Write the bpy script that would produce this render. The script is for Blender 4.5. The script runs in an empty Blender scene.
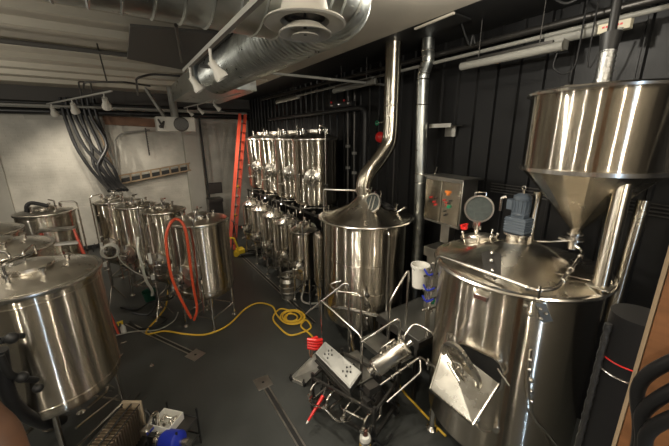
import bpy, math, random
from mathutils import Vector, Matrix
random.seed(7)
PI = math.pi
col = bpy.context.scene.collection
V = Vector

# ---------------------------------------------------------------- geometry
def fil(pts, rad, seg=5):
    """round the corners of a polyline"""
    pts = [V(p) for p in pts]; out = [pts[0]]
    for i in range(1, len(pts)-1):
        a, b, c = pts[i-1], pts[i], pts[i+1]
        u, w = (a-b), (c-b); lu, lw = u.length, w.length
        if lu < 1e-6 or lw < 1e-6: continue
        u /= lu; w /= lw; r = min(rad, lu*.48, lw*.48)
        p, q = b+u*r, b+w*r
        for k in range(seg+1):
            t = k/seg; out.append(p*(1-t)**2 + b*2*t*(1-t) + q*t*t)
    out.append(pts[-1]); return out

def cr(pts, n=8, closed=False):
    """smooth curve through points"""
    pts = [V(p) for p in pts]; m = len(pts); out = []
    rng = m if closed else m-1
    for i in range(rng):
        if closed: p0, p1, p2, p3 = pts[(i-1) % m], pts[i], pts[(i+1) % m], pts[(i+2) % m]
        else: p0, p1, p2, p3 = pts[max(i-1, 0)], pts[i], pts[i+1], pts[min(i+2, m-1)]
        for k in range(n):
            t = k/n
            out.append(.5*((2*p1)+(p2-p0)*t+(2*p0-5*p1+4*p2-p3)*t*t+(3*p1-p0-3*p2+p3)*t**3))
    if not closed: out.append(pts[-1])
    return out

def frame(d):
    d = V(d).normalized(); a = V((0, 0, 1)) if abs(d.z) < .95 else V((1, 0, 0))
    u = d.cross(a).normalized(); return u, d.cross(u).normalized(), d

class MB:
    def __init__(s): s.v = []; s.f = []
    def lathe(s, prof, c=(0, 0, 0), d=(0, 0, 1), n=48):
        c = V(c); u, w, d = frame(d); base = len(s.v); m = len(prof)
        if abs(d.z) > .999: u, w = V((1, 0, 0)), V((0, 1 if d.z > 0 else -1, 0))
        for r, z in prof:
            for k in range(n):
                a = 2*PI*k/n; s.v.append(c+d*z+(u*math.cos(a)+w*math.sin(a))*max(r, 1e-4))
        for i in range(m-1):
            for k in range(n):
                k2 = (k+1) % n
                s.f.append((base+i*n+k, base+i*n+k2, base+(i+1)*n+k2, base+(i+1)*n+k))
        return s
    def cyl(s, a, b, r, r2=None, n=24):
        a, b = V(a), V(b); L = (b-a).length; r2 = r if r2 is None else r2
        return s.lathe([(0, 0), (r, 0), (r2, L), (0, L)], a, b-a, n)
    def ring(s, c, R, r, d=(0, 0, 1), n=48, m=8, flat=1.0):
        return s.lathe([(R+r*math.cos(2*PI*k/m), flat*r*math.sin(2*PI*k/m)) for k in range(m+1)], c, d, n)
    def ball(s, c, r, sc=(1, 1, 1), n=16):
        base = len(s.v); s.lathe([(r*math.sin(PI*k/8), -r*math.cos(PI*k/8)) for k in range(9)], c, (0, 0, 1), n)
        c = V(c)
        for i in range(base, len(s.v)):
            q = s.v[i]-c; s.v[i] = c+V((q.x*sc[0], q.y*sc[1], q.z*sc[2]))
        return s
    def tube(s, pts, r, n=8, closed=False, wob=None):
        pts = [V(p) for p in pts]; P = []
        for p in pts:
            if not P or (p-P[-1]).length > 1e-5: P.append(p)
        pts = P; m = len(pts); base = len(s.v)
        t0 = (pts[1]-pts[0]).normalized(); u, w, _ = frame(t0)
        for i, p in enumerate(pts):
            if closed: t = pts[(i+1) % m]-pts[i-1]
            else: t = pts[min(i+1, m-1)]-pts[max(i-1, 0)]
            t.normalize(); u = (u-t*u.dot(t)).normalized(); w = t.cross(u)
            rr = r if wob is None else r*wob(i)
            for k in range(n):
                a = 2*PI*k/n; s.v.append(p+(u*math.cos(a)+w*math.sin(a))*rr)
        for i in range(m if closed else m-1):
            j = (i+1) % m
            for k in range(n):
                k2 = (k+1) % n; s.f.append((base+i*n+k, base+i*n+k2, base+j*n+k2, base+j*n+k))
        if not closed:
            s.f.append(tuple(base+k for k in range(n))[::-1]); s.f.append(tuple(base+(m-1)*n+k for k in range(n)))
        return s
    def box(s, c, sz, R=None):
        c = V(c); base = len(s.v)
        for x in (-.5, .5):
            for y in (-.5, .5):
                for z in (-.5, .5):
                    q = V((x*sz[0], y*sz[1], z*sz[2]))
                    if R is not None: q = R @ q
                    s.v.append(c+q)
        for f in ((0, 1, 3, 2), (4, 6, 7, 5), (0, 4, 5, 1), (2, 3, 7, 6), (0, 2, 6, 4), (1, 5, 7, 3)):
            s.f.append(tuple(base+i for i in f))
        return s
    def bb(s, lo, hi):
        return s.box([(a+b)/2 for a, b in zip(lo, hi)], [abs(b-a) for a, b in zip(lo, hi)])
    def beam(s, a, b, w, h=None, up=(0, 0, 1)):
        a, b = V(a), V(b); h = h or w; d = (b-a); L = d.length; d.normalize()
        x = d.cross(V(up))
        if x.length < 1e-4: x = V((1, 0, 0))
        x.normalize(); z = x.cross(d)
        R = Matrix((x, d, z)).transposed()
        return s.box((a+b)/2, (w, L, h), R)
    def plate(s, pts, th):
        """planar polygon given thickness"""
        pts = [V(p) for p in pts]; n = (pts[1]-pts[0]).cross(pts[2]-pts[1]).normalized(); base = len(s.v); m = len(pts)
        for p in pts: s.v.append(p+n*th/2)
        for p in pts: s.v.append(p-n*th/2)
        s.f.append(tuple(base+i for i in range(m))); s.f.append(tuple(base+m+i for i in range(m))[::-1])
        for i in range(m):
            j = (i+1) % m; s.f.append((base+j, base+i, base+m+i, base+m+j))
        return s
    def build(s, name, mat, parent=None, bev=0, ang=35, flat=False):
        me = bpy.data.meshes.new(name); o = parent.location if parent is not None else V((0, 0, 0))
        if parent is not None and parent.parent is not None: o = parent.parent.location
        if parent is not None and parent.type == 'MESH' and parent.parent is None: o = parent.location
        me.from_pydata([tuple(p-o) for p in s.v], [], s.f)
        import bmesh
        bm = bmesh.new(); bm.from_mesh(me); bmesh.ops.recalc_face_normals(bm, faces=bm.faces[:]); bm.to_mesh(me); bm.free()
        if not flat:
            me.polygons.foreach_set('use_smooth', [True]*len(me.polygons)); me.set_sharp_from_angle(angle=math.radians(ang))
        me.materials.append(mat); ob = bpy.data.objects.new(name, me); col.objects.link(ob)
        if parent is not None: ob.parent = parent
        if bev:
            m = ob.modifiers.new('bevel', 'BEVEL'); m.width = bev; m.segments = 2; m.limit_method = 'ANGLE'
        return ob

def tag(o, label=None, cat=None, group=None, kind=None):
    if label: o['label'] = label
    if cat: o['category'] = cat
    if group: o['group'] = group
    if kind: o['kind'] = kind
    return o
def thing(name, label, cat, loc=(0, 0, 0), group=None):
    o = bpy.data.objects.new(name, None); col.objects.link(o); o.location = V(loc); o.empty_display_size = .1
    return tag(o, label, cat, group)
def struct(name, mb, m, **k): return tag(mb.build(name, m, **k), kind='structure')
def single(name, mb, m, label, cat, group=None, **k): return tag(mb.build(name, m, **k), label, cat, group)
def copy_tree(o, parent=None):
    c = o.copy(); col.objects.link(c)
    if parent is not None: c.parent = parent
    for ch in list(o.children): copy_tree(ch, c)
    return c
def clone(o, loc, rz, label, group=None, sc=None):
    c = copy_tree(o); c.location = V(loc); c.rotation_euler = (0, 0, rz)
    if sc: c.scale = sc
    c['label'] = label
    if group: c['group'] = group
    return c
def move(p, x=0, y=0, z=0): return (p[0]+x, p[1]+y, p[2]+z)

# ---------------------------------------------------------------- materials
def brush(m, amp):
    """fine horizontal brushing: the surface normal is tipped up and down at random over hair-thin lines"""
    nt = m.node_tree; L = nt.links; b = nt.nodes['Principled BSDF']; N = nt.nodes.new
    tc = N('ShaderNodeTexCoord'); sp = N('ShaderNodeSeparateXYZ'); L.new(tc.outputs['Object'], sp.inputs[0])
    s1 = N('ShaderNodeMath'); s1.operation = 'MULTIPLY'; s1.inputs[1].default_value = 4000; L.new(sp.outputs['Z'], s1.inputs[0])
    w1 = N('ShaderNodeTexWhiteNoise'); w1.noise_dimensions = '1D'; L.new(s1.outputs[0], w1.inputs['W'])
    s2 = N('ShaderNodeMath'); s2.operation = 'MULTIPLY'; s2.inputs[1].default_value = 2711; L.new(sp.outputs['Z'], s2.inputs[0])
    w2 = N('ShaderNodeTexWhiteNoise'); w2.noise_dimensions = '1D'; L.new(s2.outputs[0], w2.inputs['W'])
    ad = N('ShaderNodeMath'); ad.operation = 'ADD'; L.new(w1.outputs['Value'], ad.inputs[0]); L.new(w2.outputs['Value'], ad.inputs[1])
    mr = N('ShaderNodeMath'); mr.operation = 'MULTIPLY_ADD'; mr.inputs[1].default_value = amp; mr.inputs[2].default_value = -amp; L.new(ad.outputs[0], mr.inputs[0])
    cb = N('ShaderNodeCombineXYZ'); L.new(mr.outputs[0], cb.inputs['Z'])
    g = N('ShaderNodeNewGeometry'); va = N('ShaderNodeVectorMath'); va.operation = 'ADD'; L.new(g.outputs['Normal'], va.inputs[0]); L.new(cb.outputs[0], va.inputs[1])
    vn = N('ShaderNodeVectorMath'); vn.operation = 'NORMALIZE'; L.new(va.outputs[0], vn.inputs[0])
    old = [l.from_node for l in L if l.to_node == b and l.to_socket.name == 'Normal']
    if old: L.new(vn.outputs[0], old[0].inputs['Normal'])
    else: L.new(vn.outputs[0], b.inputs['Normal'])
    return m
def mat(name, base, rough=.5, metal=0., spec=.5, coat=0., bump=None, aniso=0., var=None, emit=None, alpha=None, trans=0.):
    m = bpy.data.materials.new(name); m.use_nodes = True; nt = m.node_tree; b = nt.nodes['Principled BSDF']; L = nt.links
    b.inputs['Base Color'].default_value = (*base, 1); b.inputs['Roughness'].default_value = rough
    b.inputs['Metallic'].default_value = metal; b.inputs['Specular IOR Level'].default_value = spec
    b.inputs['Coat Weight'].default_value = coat; b.inputs['Transmission Weight'].default_value = trans
    tc = nt.nodes.new('ShaderNodeTexCoord')
    if emit:
        b.inputs['Emission Color'].default_value = (*emit[:3], 1); b.inputs['Emission Strength'].default_value = emit[3]
    if aniso:
        b.inputs['Anisotropic'].default_value = aniso
        tg = nt.nodes.new('ShaderNodeTangent'); tg.direction_type = 'RADIAL'; tg.axis = 'Z'; b.inputs['Anisotropic Rotation'].default_value = .25
        L.new(tg.outputs[0], b.inputs['Tangent'])
    if var:   # (scale xyz, amount, rough_amount, detail)
        mp = nt.nodes.new('ShaderNodeMapping'); mp.inputs['Scale'].default_value = var[0]
        L.new(tc.outputs['Object'], mp.inputs[0])
        n = nt.nodes.new('ShaderNodeTexNoise'); n.inputs['Scale'].default_value = 1; n.inputs['Detail'].default_value = 6
        L.new(mp.outputs[0], n.inputs['Vector'])
        r = nt.nodes.new('ShaderNodeMapRange'); r.inputs[1].default_value = .3; r.inputs[2].default_value = .7
        r.inputs[3].default_value = 1-var[1]; r.inputs[4].default_value = 1+var[1]*.6; L.new(n.outputs[0], r.inputs[0])
        mx = nt.nodes.new('ShaderNodeMix'); mx.data_type = 'RGBA'; mx.blend_type = 'MULTIPLY'; mx.inputs[0].default_value = 1
        mx.inputs[6].default_value = (*base, 1); L.new(r.outputs[0], mx.inputs[7]); L.new(mx.outputs[2], b.inputs['Base Color'])
        r2 = nt.nodes.new('ShaderNodeMapRange'); r2.inputs[1].default_value = .3; r2.inputs[2].default_value = .7
        r2.inputs[3].default_value = rough-var[2]; r2.inputs[4].default_value = rough+var[2]
        L.new(n.outputs[0], r2.inputs[0]); L.new(r2.outputs[0], b.inputs['Roughness'])
    if bump:  # (scale xyz, strength, distance)
        mp = nt.nodes.new('ShaderNodeMapping'); mp.inputs['Scale'].default_value = bump[0]
        L.new(tc.outputs['Object'], mp.inputs[0])
        n = nt.nodes.new('ShaderNodeTexNoise'); n.inputs['Scale'].default_value = 1; n.inputs['Detail'].default_value = 4
        L.new(mp.outputs[0], n.inputs['Vector'])
        bp = nt.nodes.new('ShaderNodeBump'); bp.inputs['Strength'].default_value = bump[1]; bp.inputs['Distance'].default_value = bump[2]
        L.new(n.outputs[0], bp.inputs['Height']); L.new(bp.outputs[0], b.inputs['Normal'])
    return m

STEEL = brush(mat('brushed_steel', (.66, .61, .525), .145, 1, aniso=1.0, var=((2.5, 2.5, .35), .12, .02), bump=((6, 6, .2), .2, .005)), .75)
STEEL_LID = mat('lid_steel', (.74, .70, .63), .30, 1, var=((5, 5, 5), .10, .07), bump=((4, 4, 4), .12, .02))
STEEL_CONE = brush(mat('cone_steel', (.64, .59, .50), .24, 1, aniso=.8, var=((3, 3, 3), .2, .05), bump=((2, 2, 2), .15, .03)), .16)
TUBE = mat('tube_steel', (.72, .69, .64), .22, 1)
MATTE = mat('satin_sheet_steel', (.47, .45, .41), .38, 1, var=((6, 6, 6), .12, .06))
GALV = mat('galvanised_duct', (.50, .52, .50), .36, 1, var=((7, 7, 7), .22, .1), bump=((9, 9, 9), .25, .01))
DARKMET = mat('dark_metal', (.09, .085, .08), .4, .8)
BLACK = mat('black_rubber', (.012, .012, .013), .42)
BLACKWALL = mat('black_corrugated_paint', (.007, .007, .0075), .48, spec=.35, var=((2, 2, 1), .2, .08))
BLACKPAINT = mat('black_paint', (.015, .015, .015), .5)
WHITEP = mat('white_enamel', (.50, .48, .43), .45)
PLASTW = mat('white_plastic', (.72, .71, .66), .4)
BEIGE = mat('painted_ceiling', (.46, .42, .35), .8, var=((1.2, 1.2, 1.2), .1, .03))
BEIGEB = mat('painted_beam', (.50, .46, .38), .7)
GREYD = mat('charcoal_panel', (.085, .078, .07), .7)
ORANGE = mat('orange_rubber', (.55, .07, .025), .4)
REDP = mat('orange_red_fibreglass', (.62, .07, .032), .45)
RED = mat('red_plastic', (.62, .02, .018), .35)
YEL = mat('yellow_rubber', (.72, .46, .045), .5)
YELP = mat('yellow_paint', (.75, .52, .03), .4)
BLUEG = mat('blue_grey_motor_paint', (.075, .095, .12), .45, bump=((20, 20, 20), .1, .01))
BLUE = mat('blue_rubber', (.012, .03, .40), .4)
GREEN = mat('green_plastic', (.01, .28, .13), .4)
COPPER = mat('bronze_plates', (.75, .62, .50), .35, 1)
TAN = mat('tan_end_plate', (.42, .34, .24), .5)
SHEET = mat('dull_sheet_steel', (.25, .25, .235), .5, 1, var=((6, 6, 6), .12, .06))
WOODO = mat('orange_stained_timber', (.20, .085, .032), .6, var=((3, 3, 22), .25, .05))
WOODD = mat('old_brown_timber', (.22, .12, .075), .75, var=((3, 20, 3), .3, .05))
WOODL = mat('pale_brown_timber', (.34, .25, .16), .7, var=((3, 20, 3), .2, .05))
CLEARH = mat('milky_hose', (.55, .54, .48), .3, trans=.3)
LAMPG = mat('unlit_lamp_housing', (.27, .265, .24), .5)
STICK = mat('cream_label', (.60, .55, .42), .5)
FOIL = mat('crinkled_foil', (.45, .45, .44), .35, 1, bump=((60, 60, 60), .8, .01))
WOODR = mat('dark_stained_timber', (.085, .038, .018), .6, var=((3, 3, 22), .25, .05))
TRAY = mat('worn_tray_steel', (.62, .60, .55), .5, .7, var=((8, 8, 8), .15, .08))
FOILD = mat('dull_foil', (.10, .10, .10), .4, .8, bump=((60, 60, 60), .8, .01))
GLASS = bpy.data.materials.new('sight_glass'); GLASS.use_nodes = True
_b = GLASS.node_tree.nodes['Principled BSDF']; _b.inputs['Base Color'].default_value = (.22, .25, .24, 1)
_b.inputs['Transmission Weight'].default_value = .7; _b.inputs['Roughness'].default_value = .12; _b.inputs['IOR'].default_value = 1.2

def floor_mat():
    m = mat('dark_epoxy_floor', (.045, .048, .046), .42, spec=.45, var=((.9, .9, .9), .22, .10), bump=((30, 30, 30), .06, .01))
    return m
def brick_mat():
    m = bpy.data.materials.new('painted_brick'); m.use_nodes = True; nt = m.node_tree; b = nt.nodes['Principled BSDF']; L = nt.links
    tc = nt.nodes.new('ShaderNodeTexCoord'); sp = nt.nodes.new('ShaderNodeSeparateXYZ'); cb = nt.nodes.new('ShaderNodeCombineXYZ')
    L.new(tc.outputs['Object'], sp.inputs[0]); L.new(sp.outputs['X'], cb.inputs['X']); L.new(sp.outputs['Z'], cb.inputs['Y'])
    br = nt.nodes.new('ShaderNodeTexBrick'); br.inputs['Scale'].default_value = 1
    br.inputs['Brick Width'].default_value = .26; br.inputs['Row Height'].default_value = .09; br.inputs['Mortar Size'].default_value = .01
    br.inputs['Mortar Smooth'].default_value = .6
    L.new(cb.outputs[0], br.inputs['Vector'])
    n = nt.nodes.new('ShaderNodeTexNoise'); n.inputs['Scale'].default_value = 1.4; n.inputs['Detail'].default_value = 8; L.new(tc.outputs['Object'], n.inputs['Vector'])
    cp = nt.nodes.new('ShaderNodeValToRGB'); cp.color_ramp.elements[0].color = (.44, .42, .37, 1); cp.color_ramp.elements[1].color = (.66, .63, .56, 1)
    cp.color_ramp.elements[0].position = .3; cp.color_ramp.elements[1].position = .62
    L.new(n.outputs[0], cp.inputs[0]); L.new(cp.outputs[0], b.inputs['Base Color']); b.inputs['Roughness'].default_value = .7
    bp = nt.nodes.new('ShaderNodeBump'); bp.inputs['Strength'].default_value = .5; bp.inputs['Distance'].default_value = .012; bp.invert = True
    L.new(br.outputs['Fac'], bp.inputs['Height']); L.new(bp.outputs[0], b.inputs['Normal'])
    return m
BRICK = brick_mat(); FLOOR = floor_mat()
PLASTER = mat('white_plaster', (.46, .44, .39), .8, var=((1.5, 1.5, 1.5), .12, .03))

# ---------------------------------------------------------------- the room
CE = 5.2
struct('floor', MB().bb((-5, -4, -.2), (4.75, 13.6, 0)), FLOOR, flat=True)
struct('ceiling', MB().bb((-5, -4, CE), (4.75, 13.6, CE+.2)), BEIGE, flat=True)
struct('wall_back', MB().bb((-5, 13.4, 0), (4.75, 13.6, CE)), BRICK, flat=True)
struct('wall_left', MB().bb((-5.2, -4, 0), (-5, 13.6, CE)), GREYD, flat=True)
struct('wall_front', MB().bb((-5, -4.2, 0), (4.75, -4, CE)), GREYD, flat=True)
# black corrugated sheeting on the right
w = MB(); y = -4.0; prof = []
while y < 13.4:
    prof += [(4.62, y), (4.62, y+.2), (4.585, y+.215), (4.585, y+.245), (4.62, y+.26)]; y += .31
for i in range(len(prof)-1):
    (x0, y0), (x1, y1) = prof[i], prof[i+1]; b0 = len(w.v)
    w.v += [V((x0, y0, 0)), V((x1, y1, 0)), V((x1, y1, CE)), V((x0, y0, CE))]; w.f.append((b0, b0+1, b0+2, b0+3))
b0 = len(w.v); w.bb((4.64, -4, 0), (4.75, 13.4, CE))
struct('wall_right', w, BLACKWALL, flat=True)
# ceiling joists running across the room
for i, yy in enumerate((1.6, 2.3, 3.0, 3.7, 4.4, 5.25, 6.0, 7.25, 8.2, 9.2, 10.2, 11.3)):
    w = .09 if i % 2 else .14
    x1 = 1.7 if yy < 4 else (1.4 if yy < 8 else 3.4)
    struct('trim_%d' % (i+1), MB().bb((-5, yy-w/2, CE-.10), (x1, yy+w/2, CE)), BEIGEB, flat=True)
# beam at the top of the brick wall and pilasters
struct('trim_20', MB().bb((-5, 12.9, 4.75), (4.6, 13.4, CE)), GREYD, flat=True)
struct('trim_21', MB().bb((2.05, 13.1, 0), (2.62, 13.4, 4.75)), PLASTER, flat=True)
struct('trim_22', MB().bb((-5, 13.3, 0), (-2.95, 13.4, 4.75)), PLASTER, flat=True)
struct('trim_23', MB().bb((-2.2, 13.34, 4.3), (-.2, 13.4, 4.75)), PLASTER, flat=True)
struct('baseboard_back', MB().bb((-2.9, 13.34, 0), (2.0, 13.4, .14)), BLACKPAINT, flat=True)
# plain ceiling soffit in the middle right
struct('trim_24', MB().bb((1.75, .2, CE-.06), (3.55, 12.9, CE)), BEIGE, flat=True)
struct('trim_25', MB().bb((3.55, -4, CE-.05), (4.6, 12.9, CE)), BLACKPAINT, flat=True)
# ================================================================ fermentation tanks
def pol(c, r, a, z): return V((c[0]+r*math.cos(a), c[1]+r*math.sin(a), z))
def clamp_fitting(mb, p, d, r=.022, L=.09):
    p = V(p); d = V(d).normalized()
    mb.cyl(p, p+d*L, r, n=12); mb.cyl(p+d*L*.8, p+d*L, r*1.6, n=14)
    return mb

def make_tank(name, label, cat, c, r, zb, zt, group=None, door=0.0, pipe=.9, door_z=None, ground=0.0, handle=True, conic=.32, nd=.17, dome_h=.15, ha=None):
    """vertical jacketed tank standing on four legs; angles in radians, world frame at build time"""
    t = thing(name, label, cat, (c[0], c[1], ground), group)
    C = (c[0], c[1], 0)
    # shell with bottom cone and rolled seams
    h = zt-zb
    pr = [(0, zb-conic), (.05, zb-conic), (r*.55, zb-conic*.55), (r*.93, zb-.05), (r*.985, zb-.01), (r, zb+.03)]
    pr += [(r, zb+.08), (r+.004, zb+.085), (r+.004, zb+.10), (r, zb+.105), (r, zt-.13), (r+.004, zt-.125), (r+.004, zt-.11), (r, zt-.105), (r, zt-.02)]
    MB().lathe(pr, C, n=64).build('body', STEEL, t)
    MB().lathe([(r-.02, zt-.04), (r+.024, zt-.04), (r+.03, zt-.02), (r+.024, zt), (r-.02, zt)], C, n=64).build('rim_band', TUBE, t)
    dome = [(r-.02, zt-.002)]+[(r*(1-(k/8))*.97, zt+.004+dome_h*r*(1-(1-k/8)**2)) for k in range(9)]
    ztop = zt+dome_h*r
    MB().lathe(dome, C, n=64).build('top_dome', STEEL_LID, t)
    # centre manway with hoop handle
    m = MB().lathe([(r*.34, ztop-.06), (r*.34, ztop+.015), (r*.37, ztop+.017), (r*.37, ztop+.035), (r*.3, ztop+.045), (0, ztop+.055)], C, n=40)
    mw = m.build('manway_lid', STEEL_LID, t)
    if handle:
        a = door+.6 if ha is None else ha; ca, sa = math.cos(a), math.sin(a)
        q = [V((c[0]+ca*u-sa*.0, c[1]+sa*u, ztop+z)) for u, z in ((-.02, .05), (-.02, .17), (.30, .17), (.30, .05))]
        MB().tube(fil(q, .05), .012).build('lid_handle', TUBE, mw)
    for k, a in enumerate((door+1.3, door-1.1, door+2.6)):
        clamp_fitting(MB(), pol(C, r*.55, a, ztop-.07*r-.03), (0, 0, 1), .02, .12+.02*(k % 2)).build('lid_fitting', TUBE, t)
    g = clamp_fitting(MB(), pol(C, r*.55, door+.5, ztop-.07*r-.03), (0, 0, 1), .02, .12)
    g.tube(fil([pol(C, r*.55, door+.5, ztop+.05), pol(C, r*.55, door+.5, ztop+.16), pol(C, r*.2, door+1.5, ztop+.16)], .04), .014)
    g.build('relief_valve', TUBE, t)
    # cleaning pipe going down the side
    a = door+pipe; p = MB()
    q = [pol(C, r*.55, a, ztop), pol(C, r*.55, a, ztop+.11), pol(C, r+.08, a, ztop+.09), pol(C, r+.08, a, zb-.25)]
    p.tube(fil(q, .07), .017, n=10)
    for z in (zt-.25, (zb+zt)/2, zb+.2): p.ring(pol(C, r+.08, a, z), .02, .008, n=14, m=6)
    for z in (zt-.3, zb+.3): p.cyl(pol(C, r-.01, a, z), pol(C, r+.08, a, z), .008, n=8)
    cp = p.build('cleaning_pipe', TUBE, t)
    v = MB(); v.ball(pol(C, r+.08, a, zb+.45), .035); v.cyl(pol(C, r+.08, a, zb+.45), pol(C, r+.19, a, zb+.45), .01, n=8)
    v.beam(pol(C, r+.19, a, zb+.38), pol(C, r+.19, a, zb+.52), .02, .01); v.build('valve', DARKMET, cp)
    # round side door
    dz = door_z if door_z is not None else zb+h*.28
    n = V((math.cos(door), math.sin(door), 0)); P = V((c[0], c[1], dz))+n*(r-.05)
    d = MB().lathe([(nd, 0), (nd, .10), (nd+.02, .10), (nd+.02, .13), (nd*.9, .135), (nd*.6, .165), (0, .18)], P, n, 36)
    dr = d.build('side_door', STEEL_LID, t)
    hw = MB(); Q = P+n*.24; hw.cyl(P+n*.16, Q, .014, n=10); hw.ring(Q, nd*.5, .009, n, 24, 6)
    u = V((-n.y, n.x, 0))
    for ang in (0, PI/2): e = (u*math.cos(ang)+V((0, 0, 1))*math.sin(ang))*nd*.5; hw.cyl(Q-e, Q+e, .007, n=6)
    hw.beam(P+n*.15+V((0, 0, nd+.06)), P+n*.15-V((0, 0, nd+.04)), .035, .02, up=n)
    hw.build('hand_wheel', TUBE, dr)
    # gauge and sample valve
    a2 = door-.55; s = MB(); sv = MB(); Pg = pol(C, r, a2, dz+.05); ng = V((math.cos(a2), math.sin(a2), 0))
    s.cyl(Pg, Pg+ng*.09, .012, n=8); s.cyl(Pg+ng*.07, Pg+ng*.11, .045, n=20)
    sv.cyl(pol(C, r-.01, a2, dz-.3), pol(C, r+.12, a2, dz-.3), .014, n=10); sv.beam(pol(C, r+.1, a2, dz-.36), pol(C, r+.1, a2, dz-.22), .018, .012); sv.build('sample_valve', TUBE, t)
    s.build('dial_gauge', TUBE, t)
    # legs, feet, braces
    ends = []
    for k in range(4):
        a = door+PI/4+k*PI/2; top = pol(C, r*.86, a, zb+.05); bot = pol(C, r*.9, a, ground+.05); ends.append((top, bot))
        lg = MB().cyl(bot, top, .03, n=14).build('leg', TUBE, t)
        MB().lathe([(.012, -.02), (.012, -.01), (.05, -.045), (.055, -.05)], bot, n=20).build('foot', TUBE, lg)
    b = MB(); zz = ground+max(.12, (zb-ground)*.35)
    for k in range(4):
        p0, p1 = ends[k][1].copy(), ends[(k+1) % 4][1].copy(); p0.z = p1.z = zz; b.cyl(p0, p1, .014, n=8)
    b.cyl((c[0], c[1], zb-conic-.12), (c[0], c[1], zb-conic+.02), .025, n=12)
    out = pol(C, r*.95, door, zb-conic-.10); b.tube(fil([(c[0], c[1], zb-conic), (c[0], c[1], zb-conic-.10), out], .06), .022, n=10)
    b.cyl(out-n*.02, out, .042, n=14)
    b.build('outlet_pipe', TUBE, t)
    return t

# second row, from the nearest back to the brick wall
gB = 'fermenters in the row beside the yellow hose'
T4 = make_tank('fermenter', 'steel fermenter with the orange hose looped over it, nearest of its row of four', 'tank', (1.08, 6.35), .53, .78, 2.2, gB, door=-2.45, pipe=.55, door_z=1.25, nd=.2)
T3 = make_tank('fermenter', 'steel fermenter directly behind the tank with the orange hose', 'tank', (.60, 7.63), .43, .75, 2.22, gB, door=-2.1, pipe=-.6, nd=.2, dome_h=.2)
clone(T3, (.13, 8.6, 0), -.2, 'steel fermenter second from the hanging black hoses', gB)
clone(T3, (-.31, 9.57, 0), .1, 'steel fermenter under the lower end of the hanging black hoses', gB)
# first row by the left edge
gA = 'brite tanks in the row at the left edge'
A1 = make_tank('brite_tank', 'large steel tank cut by the left edge, the nearest on that side', 'tank', (-1.0, 4.42), .61, .93, 2.3, gA, door=-2.35, pipe=4.5, door_z=1.4, conic=.2, ha=1.45)
clone(A1, (-1.60, 5.80, 0), .1, 'steel tank just behind the nearest left tank, second hoop handle', gA)
clone(A1, (-2.15, 7.10, 0), .2, 'third steel tank from the front at the left edge, mostly hidden', gA)
A4 = make_tank('brite_tank', 'steel tank with black elbow hose on its lid, behind the red step ladder', 'tank', (-1.52, 8.95), .50, .8, 2.22, gA, door=-1.2, pipe=1.0, handle=False)
MB().tube(cr([(-1.757, 8.725, 2.276), (-1.734, 8.730, 2.398), (-1.665, 8.743, 2.450), (-1.543, 8.714, 2.419), (-1.409, 8.687, 2.364)], 6), .04, n=10).build('rubber_elbow', BLACK, A4)

# stacked tanks against the black wall
gU = 'upper stacked tanks by the black wall'; gL = 'lower stacked tanks by the black wall'
U4 = make_tank('upper_tank', 'nearest of the upper stacked steel tanks, left of the chimney pipe', 'tank', (3.92, 6.66), .54, 2.2, 3.68, gU, door=-2.25, pipe=.5, door_z=2.82, ground=1.95, conic=.1, handle=False, nd=.17, dome_h=.3)
U3 = clone(U4, (3.95, 7.80, 1.95), -.05, 'second upper stacked steel tank, counted from the chimney pipe', gU)
clone(U4, (3.95, 8.92, 1.95), -.1, 'third upper stacked steel tank, counted from the chimney pipe', gU)
clone(U4, (3.95, 10.05, 1.95), -.1, 'upper stacked steel tank next to the tall orange-red ladder', gU)
L4 = make_tank('lower_tank', 'steel tank below the nearest upper tank, partly behind the level column', 'tank', (3.22, 6.08), .31, .62, 1.70, gL, door=-2.5, pipe=.35, conic=.22, nd=.12, dome_h=.4)
clone(L4, (3.24, 6.92, 0), .0, 'lower stacked steel tank directly behind the steel keg', gL)
clone(L4, (3.24, 7.78, 0), -.1, 'third lower stacked steel tank, counting back from the kettle', gL)
clone(L4, (3.26, 8.68, 0), -.1, 'fourth lower stacked steel tank, counting back from the kettle', gL)
clone(L4, (3.28, 9.62, 0), -.1, 'lower stacked steel tank behind the yellow pallet jack', gL)
# narrow tank with the level ladder beside the kettle
n_ = thing('level_column', 'slim steel column with stepped level gauge left of the kettle', 'tank', (3.2, 5.35, 0))
MB().lathe([(0, .55), (.1, .6), (.14, .72), (.14, 1.72), (.12, 1.8), (0, 1.84)], (3.2, 5.35, 0), n=36).build('body', STEEL, n_)
g = MB()
for k in range(13): g.box((3.12, 5.20, .8+.075*k), (.10, .05, .026))
g.cyl((3.07, 5.2, .7), (3.06, 5.2, 1.75), .008, n=8).cyl((3.12, 5.22, .7), (3.12, 5.22, 1.75), .008, n=8).build('level_gauge', TUBE, n_)
for dx, dy in ((-.1, -.08), (.12, -.02), (0, .13)):
    MB().cyl((3.2+dx, 5.35+dy, 0), (3.2+dx, 5.35+dy, .7), .016, n=10).build('leg', TUBE, n_)
MB().tube(fil([(3.2, 5.35, .56), (3.2, 5.35, .3), (3.0, 5.1, .3)], .06), .02).build('outlet_pipe', TUBE, n_)

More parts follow.
